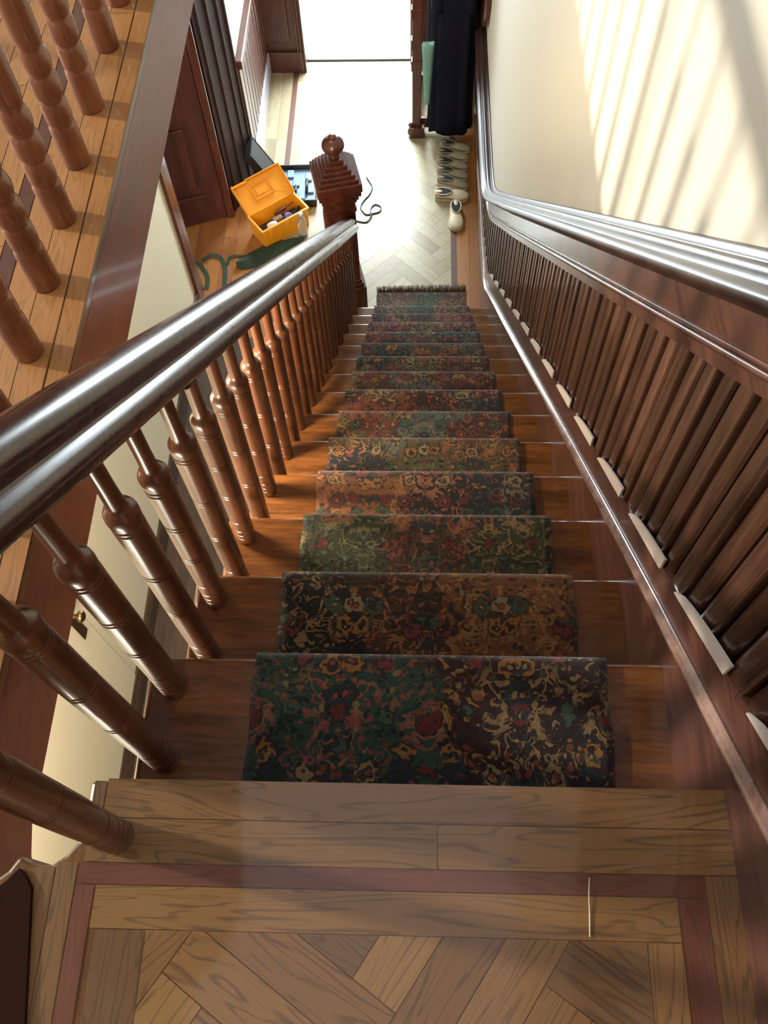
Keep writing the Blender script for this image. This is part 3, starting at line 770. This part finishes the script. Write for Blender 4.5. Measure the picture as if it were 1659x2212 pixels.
mb = MB(); mb.box(-0.018, 0.018, -0.035, 0.035, -0.03, 0.03, M_=Matrix.Translation((BX + 0.004, 0.79, soff(0.79, 0.712))) @ Matrix.Rotation(-math.atan(K_), 4, 'X'))
bp(mb, 'rail_block', M['rail'], bevel=0.008)
# newel at the foot
nw = tag(empty('newel_post', (-0.055, 4.345, Z0), math.radians(13.7)), 'massive square mahogany newel post with ball finial at the foot of the stairs', 'newel post')
def npart(mb, name, mat=None, bevel=0.004, seg=2): return mb.build(name, mat or M['mahog'], nw, bevel=bevel, seg=seg)
def sq(mb, h, z0_, z1_): mb.box(-h, h, -h, h, z0_, z1_)
zc = -2.72 - Z0
mb = MB(); sq(mb, 0.100, 0.0, zc - 0.12); npart(mb, 'shaft')
mb = MB(); sq(mb, 0.135, 0.0, 0.28); sq(mb, 0.122, 0.28, 0.315); sq(mb, 0.110, 0.315, 0.34); npart(mb, 'plinth', bevel=0.006)
mb = MB()
for s_ in (-1, 1):
    mb.box(-0.062, 0.062, s_ * 0.100 - 0.006, s_ * 0.100 + 0.006, 0.42, zc - 0.30); mb.box(s_ * 0.100 - 0.006, s_ * 0.100 + 0.006, -0.062, 0.062, 0.42, zc - 0.30)
npart(mb, 'face_panel', bevel=0.006)
mb = MB(); sq(mb, 0.108, zc - 0.20, zc - 0.17); sq(mb, 0.112, zc - 0.12, zc - 0.09); sq(mb, 0.124, zc - 0.09, zc - 0.05); sq(mb, 0.140, zc - 0.05, zc - 0.01); sq(mb, 0.148, zc - 0.01, zc + 0.055); npart(mb, 'cap', bevel=0.005)
mb = MB(); hgt = zc + 0.055
for h in (0.130, 0.112, 0.092, 0.072, 0.052): sq(mb, h, hgt, hgt + 0.026); hgt += 0.026
npart(mb, 'stepped_top', bevel=0.004)
mb = MB(); n = 24
mb.lathe([(0.036, hgt - 0.004), (0.030, hgt + 0.012), (0.024, hgt + 0.03), (0.028, hgt + 0.045)] + [(0.072 * math.sin(a), hgt + 0.085 - 0.058 * math.cos(a)) for a in [0.5 + i * (PI - 0.52) / 12 for i in range(13)]], 28)
mb.lathe([(0.012, hgt + 0.13), (0.026, hgt + 0.146), (0.024, hgt + 0.156), (0.004, hgt + 0.160)], 20)
npart(mb, 'finial', bevel=0)

# hall balustrade across the well
hb = tag(empty('hall_balustrade', (-0.305, 1.5, 0.0)), 'upper hall balustrade of beaded turned spindles standing on the oak floor edge', 'balustrade')
def hprof(hs, ht):
    r = 0.031
    p = [(r * 0.96, -0.002), (r, 0.006), (r, 0.100), (r - 0.002, 0.108), (r - 0.004, 0.112), (r - 0.002, 0.117), (r - 0.001, 0.122), (r - 0.001, 0.160), (r - 0.004, 0.167), (r - 0.006, 0.171), (r - 0.003, 0.176)]
    p += [(r - 0.001 + 0.003 * math.sin(a), 0.180 + 0.044 * a / PI) for a in [i * PI / 6 for i in range(7)]]
    p += [(r - 0.004, 0.230), (r - 0.006, 0.235), (r - 0.004, 0.240)]
    p += [(r - 0.003 + 0.003 * math.sin(a), 0.243 + 0.040 * a / PI) for a in [i * PI / 6 for i in range(7)]]
    p += [(r - 0.005, 0.288), (r - 0.006, 0.294), (r - 0.003, 0.302), (r - 0.001, 0.320), (r - 0.002, 0.52), (r - 0.004, 0.60), (r, 0.625), (r + 0.001, 0.64), (r - 0.008, 0.665), (0.015, 0.69), (0.0135, 0.75), (0.015, ht)]
    return p
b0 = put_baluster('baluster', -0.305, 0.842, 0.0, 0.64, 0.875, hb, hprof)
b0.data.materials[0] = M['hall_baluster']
for y in (0.105, 0.289, 0.473, 0.657, 1.024, 1.207, 1.388, 1.575, 1.80, 1.985, 2.17, 2.355, 2.54, 2.725, 2.91, 3.095, 3.28):
    c_ = b0.copy(); C.objects.link(c_); c_.location = Vector((-0.305, y, 0)) - Vector(hb.location); c_.rotation_euler = (0, 0, rnd.uniform(0, 6))
mb = MB(); mb.sweep(hp, [rp2[-1]] + rp3)
o = mb.build('handrail', M['rail'], None); o.parent = hb; o.location = -Vector(hb.location)

# ================================================================== THINGS ON THE LOWER FLOOR
# toolbox
u = Vector((0.80, 0.60, 0)).normalized(); tb_ang = math.atan2(0.62, 0.80)
tbx = tag(empty('toolbox', (-0.735, 4.893, Z0), tb_ang), 'open yellow orange plastic toolbox with tools inside on the hall floor', 'toolbox')
Lx, Ly, Hz = 0.43, 0.215, 0.185
mb = MB(); t_ = 0.008
mb.box(0.012, Lx - 0.012, 0.012, Ly - 0.012, 0.0, t_)
def wallq(a, b, c, d):   # tapered wall from bottom edge a-b to top edge d-c
    pass
def frustum(mb, b0_, b1_, t0_, t1_, z0_, z1_, th):
    (bx0, by0), (bx1, by1) = b0_, b1_; (tx0, ty0), (tx1, ty1) = t0_, t1_
    out = [[(bx0, by0, z0_), (bx1, by0, z0_), (bx1, by1, z0_), (bx0, by1, z0_)], [(tx0, ty0, z1_), (tx1, ty0, z1_), (tx1, ty1, z1_), (tx0, ty1, z1_)],
           [(tx0 + th, ty0 + th, z1_), (tx1 - th, ty0 + th, z1_), (tx1 - th, ty1 - th, z1_), (tx0 + th, ty1 - th, z1_)],
           [(bx0 + th, by0 + th, z0_ + th), (bx1 - th, by0 + th, z0_ + th), (bx1 - th, by1 - th, z0_ + th), (bx0 + th, by1 - th, z0_ + th)]]
    mb.grid(out, True, False); mb.face(out[0]); mb.face(out[3])
mb = MB(); frustum(mb, (0.008, 0.008), (Lx - 0.008, Ly - 0.008), (0, 0), (Lx, Ly), 0.0, Hz, 0.008)
mb.box(-0.006, Lx + 0.006, -0.008, 0.0, Hz - 0.018, Hz); mb.box(-0.008, 0.0, -0.006, Ly, Hz - 0.018, Hz); mb.box(Lx, Lx + 0.008, -0.006, Ly, Hz - 0.018, Hz)
mb.build('body', M['yellow'], tbx, bevel=0.003)
Ml = Matrix.Translation((0, Ly, Hz)) @ Matrix.Rotation(math.radians(32), 4, 'X')
mb = MB(); Ld = 0.25
def tb(mb, *a): mb.box(*a, M_=Ml)
tb(mb, -0.006, Lx + 0.01, 0.0, Ld, -0.010, 0.0)
tb(mb, -0.006, 0.004, 0.0, Ld, 0.0, 0.030); tb(mb, Lx, Lx + 0.01, 0.0, Ld, 0.0, 0.030); tb(mb, 0.12, Lx + 0.01, Ld - 0.010, Ld, 0.0, 0.034); tb(mb, -0.006, 0.13, Ld - 0.026, Ld - 0.012, 0.0, 0.034)
mb.build('lid', M['yellow'], tbx, bevel=0.004)
mb = MB()
tb(mb, 0.13, 0.30, 0.07, 0.078, 0.0, 0.012); tb(mb, 0.13, 0.30, 0.182, 0.19, 0.0, 0.012); tb(mb, 0.13, 0.138, 0.07, 0.19, 0.0, 0.012); tb(mb, 0.292, 0.30, 0.07, 0.19, 0.0, 0.012); tb(mb, 0.16, 0.25, 0.10, 0.155, 0.0, 0.006)
mb.build('lid_recess', M['yellow'], tbx, bevel=0.002)
mb = MB(); mb.box(0.05, 0.09, -0.014, -0.004, Hz - 0.06, Hz - 0.012); mb.build('latch', M['yellow'], tbx, bevel=0.003); mb = MB(); mb.box(0.20, 0.24, -0.014, -0.004, Hz - 0.06, Hz - 0.012); mb.build('latch', M['yellow'], tbx, bevel=0.003)
Mt = Matrix.Translation((-0.735, 4.893, Z0)) @ Matrix.Rotation(tb_ang, 4, 'Z')
def tool(name, mb, mat, label, cat, loc):
    o = mb.build(name, mat, None, bevel=0.002); o.matrix_world = Mt @ Matrix.Translation(loc); tag(o, label, cat); return o
mb = MB(); mb.box(0.01, 0.41, 0.02, 0.195, 0.012, 0.05); tool('tool_pile', mb, plain('dark_grey_tools', (0.05, 0.05, 0.055), 0.5), 'dark grey layer of small hardware filling the toolbox bottom', 'hardware', (0.004, 0, 0))['kind'] = 'stuff'
mb = MB(); mb.lathe([(0.030, 0), (0.034, 0.012), (0.038, 0.05), (0.028, 0.075), (0.014, 0.082)], 20); o = tool('plastic_tub', mb, M['white'], 'white rounded plastic tub lying in the toolbox', 'tub', (0.10, 0.085, 0.10)); o.rotation_euler = (0.5, 1.1, tb_ang)
mb = MB(); mb.box(-0.05, 0.03, -0.02, 0.02, 0, 0.04); tool('sanding_block', mb, plain('taupe_block', srgb(120, 96, 74), 0.7), 'small brown sanding block between white tub and blue roll', 'block', (0.21, 0.10, 0.10))
mb = MB(); mb.lathe([(0.020, 0), (0.034, 0.002), (0.034, 0.042), (0.020, 0.044)], 24); o = tool('tape_roll', mb, M['blue'], 'lavender blue roll of tape standing in the toolbox', 'tape', (0.285, 0.10, 0.10)); o.rotation_euler = (1.1, 0.3, tb_ang)
mb = MB(); rod(mb, (0, 0, 0), (0.10, 0.01, 0), 0.014, 12); rod(mb, (0.10, 0.01, 0), (0.19, 0.02, 0), 0.004, 8); tool('screwdriver', mb, M['dark_red'], 'dark red handled screwdriver at the back of the toolbox', 'screwdriver', (0.21, 0.155, 0.125))
mb = MB(); rod(mb, (0, 0, 0), (0.14, 0.02, 0), 0.008, 10); rod(mb, (0.13, 0.0, 0), (0.15, 0.05, 0), 0.013, 10); tool('hammer', mb, M['steel'], 'grey steel hammer lying at the left of the toolbox', 'hammer', (0.02, 0.03, 0.052))
mb = MB(); rod(mb, (0, 0, 0), (0.07, 0.03, 0.02), 0.015, 10); tool('file_handle', mb, M['charcoal'], 'black tool handle at the right end of the toolbox', 'handle', (0.33, 0.06, 0.12))
# clear bottle beside it
bt = empty('plastic_bottle', (-0.440, 5.035, Z0)); tag(bt, 'clear plastic bottle standing at the toolbox front corner', 'bottle')
mb = MB(); mb.lathe([(0.030, 0), (0.034, 0.01), (0.034, 0.15), (0.028, 0.18), (0.014, 0.20), (0.014, 0.215)], 20); mb.build('bottle_body', M['clear'], bt)
mb = MB(); mb.lathe([(0.017, 0.2155), (0.017, 0.24), (0.012, 0.244)], 16); mb.build('cap', M['white'], bt)
# drill case
cs = tag(empty('tool_case', (-0.53, 5.545, Z0), math.radians(2)), 'open black tool case with blue grey lining behind the toolbox', 'tool case')
mb = MB(); frustum(mb, (-0.17, -0.20), (0.17, 0.20), (-0.18, -0.21), (0.18, 0.21), 0.0, 0.085, 0.012); mb.build('tray', M['black'], cs, bevel=0.004)
mb = MB(); mb.box(-0.165, 0.165, -0.195, 0.195, 0.014, 0.045)
for i, (x, y) in enumerate([(-0.12, -0.12), (-0.04, -0.13), (0.05, -0.12), (0.12, -0.05), (-0.10, 0.02), (0.0, 0.03), (0.10, 0.09), (-0.05, 0.13)]):
    mb.box(x - 0.028, x + 0.028, y - 0.045, y + 0.045, 0.045, 0.062)
mb.build('moulded_lining', M['bluegrey'], cs, bevel=0.006)
mb = MB(); rod(mb, (-0.10, -0.12, 0.07), (-0.10, -0.04, 0.07), 0.012); mb.build('drill_bit', M['black'], cs); mb = MB(); rod(mb, (0.0, -0.12, 0.07), (0.0, -0.02, 0.07), 0.010); mb.build('drill_bit', M['black'], cs); mb = MB(); rod(mb, (0.09, -0.10, 0.07), (0.09, 0.05, 0.07), 0.012); mb.build('drill_bit', M['black'], cs)
Mc = Matrix.Translation((-0.185, 0, 0.08)) @ Matrix.Rotation(math.radians(-118), 4, 'Y')
mb = MB()
for a in [(-0.0, 0.33, -0.01, 0.20, -0.012, 0.0)]:
    mb.box(*a, M_=Mc)
mb.box(0.0, 0.33, -0.022, -0.01, -0.012, 0.05, M_=Mc); mb.box(0.0, 0.33, 0.20, 0.212, -0.012, 0.05, M_=Mc); mb.box(0.32, 0.332, -0.02, 0.21, -0.012, 0.05, M_=Mc)
mb.build('lid', M['black'], cs, bevel=0.004)
mb = MB(); mb.box(0.01, 0.31, 0.0, 0.19, 0.001, 0.012, M_=Mc); mb.build('lid_lining', M['bluegrey'], cs, bevel=0.003)
# green straps and bag
mb = MB()
pts = [(-0.95, 4.70), (-0.70, 4.86), (-0.50, 5.02), (-0.42, 4.98), (-0.50, 4.86), (-0.66, 4.72), (-0.86, 4.60)]
n = 10
rows = []
import itertools
for i in range(n + 1):
    f = i / n; x = -0.95 + 0.52 * f; y = 4.70 + 0.30 * f
    row = []
    for j in range(9):
        g = j / 8; wd = 0.13 * math.sin(PI * (0.12 + 0.86 * f))
        row.append((x + 0.6 * (g - 0.5) * wd * 1.2, y - (g - 0.5) * wd * 1.4, Z0 + 0.004 + 0.055 * math.sin(PI * g) * (0.6 + 0.4 * math.sin(9 * f + 3 * g))))
    rows.append(row)
mb.grid(rows); o = mb.build('cloth_bag', M['green']); md = o.modifiers.new('t', 'SOLIDIFY'); md.thickness = 0.006
o.modifiers.new('s', 'SUBSURF').render_levels = 2
tag(o, 'crumpled dark green cloth bag on the boards before the toolbox', 'bag')
def ribbon(pts, wd, th=0.002):
    mb = MB(); mb.sweep([(-wd / 2, 0), (wd / 2, 0), (wd / 2, th), (-wd / 2, th)], catmull(pts, 6), smooth=False); return mb
mb = ribbon([(-1.36, 4.745, Z0 + 0.003), (-1.27, 4.74, Z0 + 0.008), (-1.205, 4.66, Z0 + 0.003), (-1.17, 4.58, Z0 + 0.003), (-1.165, 4.47, Z0 + 0.003)], 0.034)
tag(mb.build('webbing_strap', M['green']), 'green webbing strap curling on the boards nearest the corner post', 'strap')
mb = ribbon([(-1.235, 4.77, Z0 + 0.003), (-1.16, 4.815, Z0 + 0.012), (-1.09, 4.79, Z0 + 0.004), (-1.045, 4.69, Z0 + 0.003), (-1.03, 4.50, Z0 + 0.003), (-1.03, 4.38, Z0 + 0.003)], 0.036)
tag(mb.build('webbing_strap', M['green']), 'green webbing strap hooked like an arch on the boards', 'strap')
mb = ribbon([(-1.03, 4.72, Z0 + 0.006), (-1.01, 4.80, Z0 + 0.010), (-0.93, 4.812, Z0 + 0.004), (-0.86, 4.79, Z0 + 0.02)], 0.024)
tag(mb.build('webbing_strap', M['green']), 'short green strap running into the crumpled green bag', 'strap')
# cord by the newel
mb = MB(); cz = Z0 + 0.007
tube(mb, [(0.045, 5.69, cz), (0.096, 5.58, cz), (0.078, 5.49, cz), (0.025, 5.40, cz), (0.012, 5.33, cz), (0.055, 5.263, cz), (0.109, 5.270, cz), (0.168, 5.295, cz), (0.172, 5.35, cz), (0.125, 5.372, cz), (0.092, 5.32, cz), (0.101, 5.245, cz + 0.01), (0.067, 5.18, cz), (0.0, 5.185, cz), (-0.08, 5.22, cz)], 0.006)
tag(mb.build('power_cord', plain('dark_grey_cord', (0.05, 0.06, 0.06), 0.5)), 'thin dark power cord looped on the bright floor behind the newel', 'cord')

# ---- shoes
def make_shoe(mat, name='shoe'):
    root = empty(name)
    L = 0.285
    secs = []   # t, halfwidth, height, z0
    T = [(0.0, 0.014, 0.055), (0.03, 0.026, 0.066), (0.12, 0.033, 0.068), (0.25, 0.034, 0.060), (0.42, 0.034, 0.056), (0.55, 0.040, 0.058), (0.70, 0.046, 0.052), (0.85, 0.043, 0.044), (0.95, 0.030, 0.034), (1.0, 0.010, 0.022)]
    rows = []; n = 16
    for t, hw, h in T:
        row = []
        for i in range(n):
            a = 2 * PI * i / n; cx = hw * math.cos(a); cz = math.sin(a)
            zz = 0.014 + (h * 0.5) * (1 + cz) * 0.92
            wx = cx * (1.0 - 0.22 * max(0, cz))
            row.append((wx, L * (t - 0.5), zz))
        rows.append(row)
    mb = MB(); mb.grid(rows, True); mb.cap(rows[0], True); mb.cap(rows[-1])
    up = mb.build('upper', mat, root); up.modifiers.new('s', 'SUBSURF').levels = 2
    mb = MB(); prof = [(hw + 0.004, L * (t - 0.5)) for t, hw, h in T]
    poly = prof + [(-x, y) for x, y in reversed(prof)]
    mb.prism(poly, 'Z', 0.0, 0.018); mb.build('sole', M['sole'], root, bevel=0.003)
    mb = MB(); op = []
    for i in range(20):
        a = 2 * PI * i / 20; op.append((0.029 * math.cos(a) * (1 - 0.18 * math.sin(a)), -0.066 + 0.068 * math.sin(a)))
    mb.prism(op, 'Z', 0.050, 0.0705, smooth=True); mb.build('opening', M['insole'], root)
    mb = MB(); path = [(x * 1.10, -0.066 + (y + 0.066) * 1.05, 0.070) for x, y in op]; path.append(path[0])
    mb.sweep([(0.004 * math.cos(a), 0.004 * math.sin(a)) for a in [i * PI / 3 for i in range(6)]], path, capped=False); mb.build('collar', mat, root)
    return root
def copy_thing(r):
    c_ = r.copy(); C.objects.link(c_)
    for ch in list(r.children):
        d = ch.copy(); C.objects.link(d); d.parent = c_
    return c_
sh1 = make_shoe(M['leather']); sh2 = make_shoe(M['leather2'])
spots = [(sh1, 0.789, 5.215, PI + 0.02, 'cream slip-on shoe pointing at the stairs, nearest of the shoe row', True),
         (sh1, 0.757, 5.450, -PI / 2 - 0.04, 'cream shoe lying crosswise just behind the nearest shoe', False),
         (sh2, 0.768, 5.590, -PI / 2 - 0.28, 'pale grey shoe, second crosswise shoe from the stairs', True),
         (sh2, 0.768, 5.700, -PI / 2 - 0.24, 'pale grey shoe, third crosswise shoe from the stairs', False),
         (sh2, 0.768, 5.805, -PI / 2 - 0.20, 'pale grey shoe in the middle of the row by the wall', False),
         (sh2, 0.775, 5.915, -PI / 2 - 0.20, 'pale grey shoe, last but one before the coats', False),
         (sh2, 0.790, 6.020, -PI / 2 - 0.18, 'pale grey shoe half under the dark coats', False)]
for src, x, y, rz, lab, first in spots:
    o = src if first else copy_thing(src)
    o.scale = (1.28, 1.0, 1.0) if src is sh1 else (0.96, 0.95, 1.0)
    o.location = (x, y, Z0); o.rotation_euler = (0, 0, rz); tag(o, lab, 'shoe', 'shoes along the wainscot')

# ---- hall stand with coats
hs = tag(empty('coat_stand', (0.46, 6.22, Z0)), 'tall dark mahogany coat stand post beside the hanging coats', 'coat stand')
mb = MB(); mb.box(-0.035, 0.04, -0.03, 0.03, 0, 2.3)
for z_ in (0.62, 0.80, 1.05, 1.30, 1.55, 1.8): mb.box(-0.044, 0.045, -0.036, 0.036, z_, z_ + 0.09)
mb.build('post', M['mahog'], hs, bevel=0.006)
mb = MB(); mb.box(-0.035, 0.04, 0.72, 0.78, 0, 2.3); mb.build('post', M['mahog'], hs, bevel=0.006)
mb = MB(); mb.box(-0.03, 0.03, -0.03, 0.78, 2.2, 2.32); mb.box(-0.02, 0.50, 0.0, 0.05, 2.2, 2.28); mb.box(-0.02, 0.50, 0.70, 0.75, 2.2, 2.28); mb.build('top_rail', M['mahog'], hs, bevel=0.006)
mb = MB(); mb.box(-0.05, 0.07, -0.06, 0.03, 0.0, 0.10); mb.lathe([(0.012, 0.0), (0.030, 0.02), (0.032, 0.05), (0.018, 0.075), (0.020, 0.095), (0.026, 0.11), (0.004, 0.13)], 16, -0.045, -0.02); mb.build('foot', M['mahog'], hs, bevel=0.004)
mb = MB(); mb.box(0.0, 0.48, 0.02, 0.05, 0.05, 0.14); mb.box(0.0, 0.03, 0.02, 0.75, 0.05, 0.14); mb.build('bottom_rail', M['mahog'], hs, bevel=0.004)
def coat(name, cx, cy, hwx, hwy, zb_, zt_, mat, label, seed, rz=0.0, cat='coat'):
    r_ = random.Random(seed); n = 48; rows = []
    ph = [r_.uniform(0, 6) for _ in range(4)]
    for i in range(13):
        f = i / 12; z_ = zb_ + (zt_ - zb_) * f
        wf = 1.0 - 0.10 * f if f < 0.82 else max(0.12, 0.92 - 4.2 * (f - 0.82))
        row = []
        for j in range(n):
            a = 2 * PI * j / n
            fold = 1 + (0.09 * math.sin(7 * a + ph[0] + f) + 0.05 * math.sin(13 * a + ph[1] - 2 * f)) * (1 - 0.5 * f)
            c_, s_ = math.cos(a), math.sin(a)
            e = 0.65
            row.append((hwx * wf * fold * math.copysign(abs(c_) ** e, c_), hwy * wf * fold * math.copysign(abs(s_) ** e, s_), z_ + 0.015 * math.sin(3 * a + ph[2]) * (1 - f)))
        rows.append(row)
    root = empty(name, (cx, cy, Z0), rz)
    mb = MB(); mb.grid(rows, True); mb.cap(rows[0], True); mb.cap(rows[-1]); mb.build('coat_body', mat, root)
    for s_ in (-1, 1):
        mb = MB(); tube(mb, [(s_ * hwx * 0.62, -hwy * 0.25, zt_ - 0.20), (s_ * hwx * 0.80, -hwy * 0.75, zt_ - 0.45), (s_ * hwx * 0.72, -hwy * 0.85, zt_ - 0.85)], 0.045, 12); mb.build('sleeve', mat, root)
    mb = MB(); mb.lathe([(0.07, zt_ - 0.10), (0.085, zt_ - 0.05), (0.060, zt_ + 0.01), (0.02, zt_ + 0.015)], 20); mb.build('collar', mat, root)
    tag(root, label, cat, 'coats hanging on the coat stand')
coat('coat', 0.735, 6.15, 0.172, 0.090, 0.12, 2.05, M['navy'], 'long dark navy coat hanging nearest the shoes', 3)
coat('coat', 0.735, 6.38, 0.175, 0.095, 0.30, 2.08, M['charcoal'], 'charcoal coat hanging second in the row of coats', 4)
coat('coat', 0.745, 6.62, 0.165, 0.10, 0.40, 2.10, M['greycloth'], 'grey blue jacket hanging behind the charcoal coat', 5)
coat('coat', 0.735, 6.86, 0.175, 0.10, 0.35, 2.05, M['navy'], 'dark navy coat hanging farthest by the front door', 6)
mb = MB(); rows = []
for i in range(9):
    f = i / 8; row = []
    for j in range(16):
        a = 2 * PI * j / 16; row.append((0.548 + (0.046 - 0.022 * (1 - f)) * math.cos(a) * (1 + 0.15 * math.sin(4 * a)), 6.035 + 0.028 * math.sin(a), Z0 + 0.45 + 0.52 * f + 0.01 * math.sin(3 * a)))
    rows.append(row)
mb.grid(rows, True); mb.cap(rows[0], True); mb.cap(rows[-1])
tag(mb.build('scarf', M['mint']), 'pale mint green scarf hanging between post and navy coat', 'scarf')
# dark oval frame end on the right wall above the chair rail
fr = tag(empty('picture_frame', (0.984, 6.08, -2.40)), 'dark rounded wooden frame on the right wall just above the chair rail beyond the coats', 'frame')
mb = MB(); ring = [(0.0, 0.26 * math.sin(2 * PI * i / 40), 0.38 * math.cos(2 * PI * i / 40)) for i in range(41)]
mb.sweep([(0.03 * math.cos(a), 0.03 * math.sin(a)) for a in [i * PI / 4 for i in range(8)]], [(p[0] - 0.02, p[1], p[2]) for p in ring], up=(1, 0, 0), capped=False); mb.build('frame', M['mahog'], fr)
mb = MB(); mb.face([(-0.01, p[1] * 0.96, p[2] * 0.96) for p in ring[:-1]]); mb.build('panel', M['darkdoor'], fr)
# thread on the landing
mb = MB(); tube(mb, [(0.745, -0.127, 0.0015), (0.742, -0.15, 0.003), (0.741, -0.18, 0.0015), (0.739, -0.207, 0.0015)], 0.0009, 6)
tag(mb.build('loose_thread', M['thread']), 'short pale thread lying on the landing floor boards', 'thread')
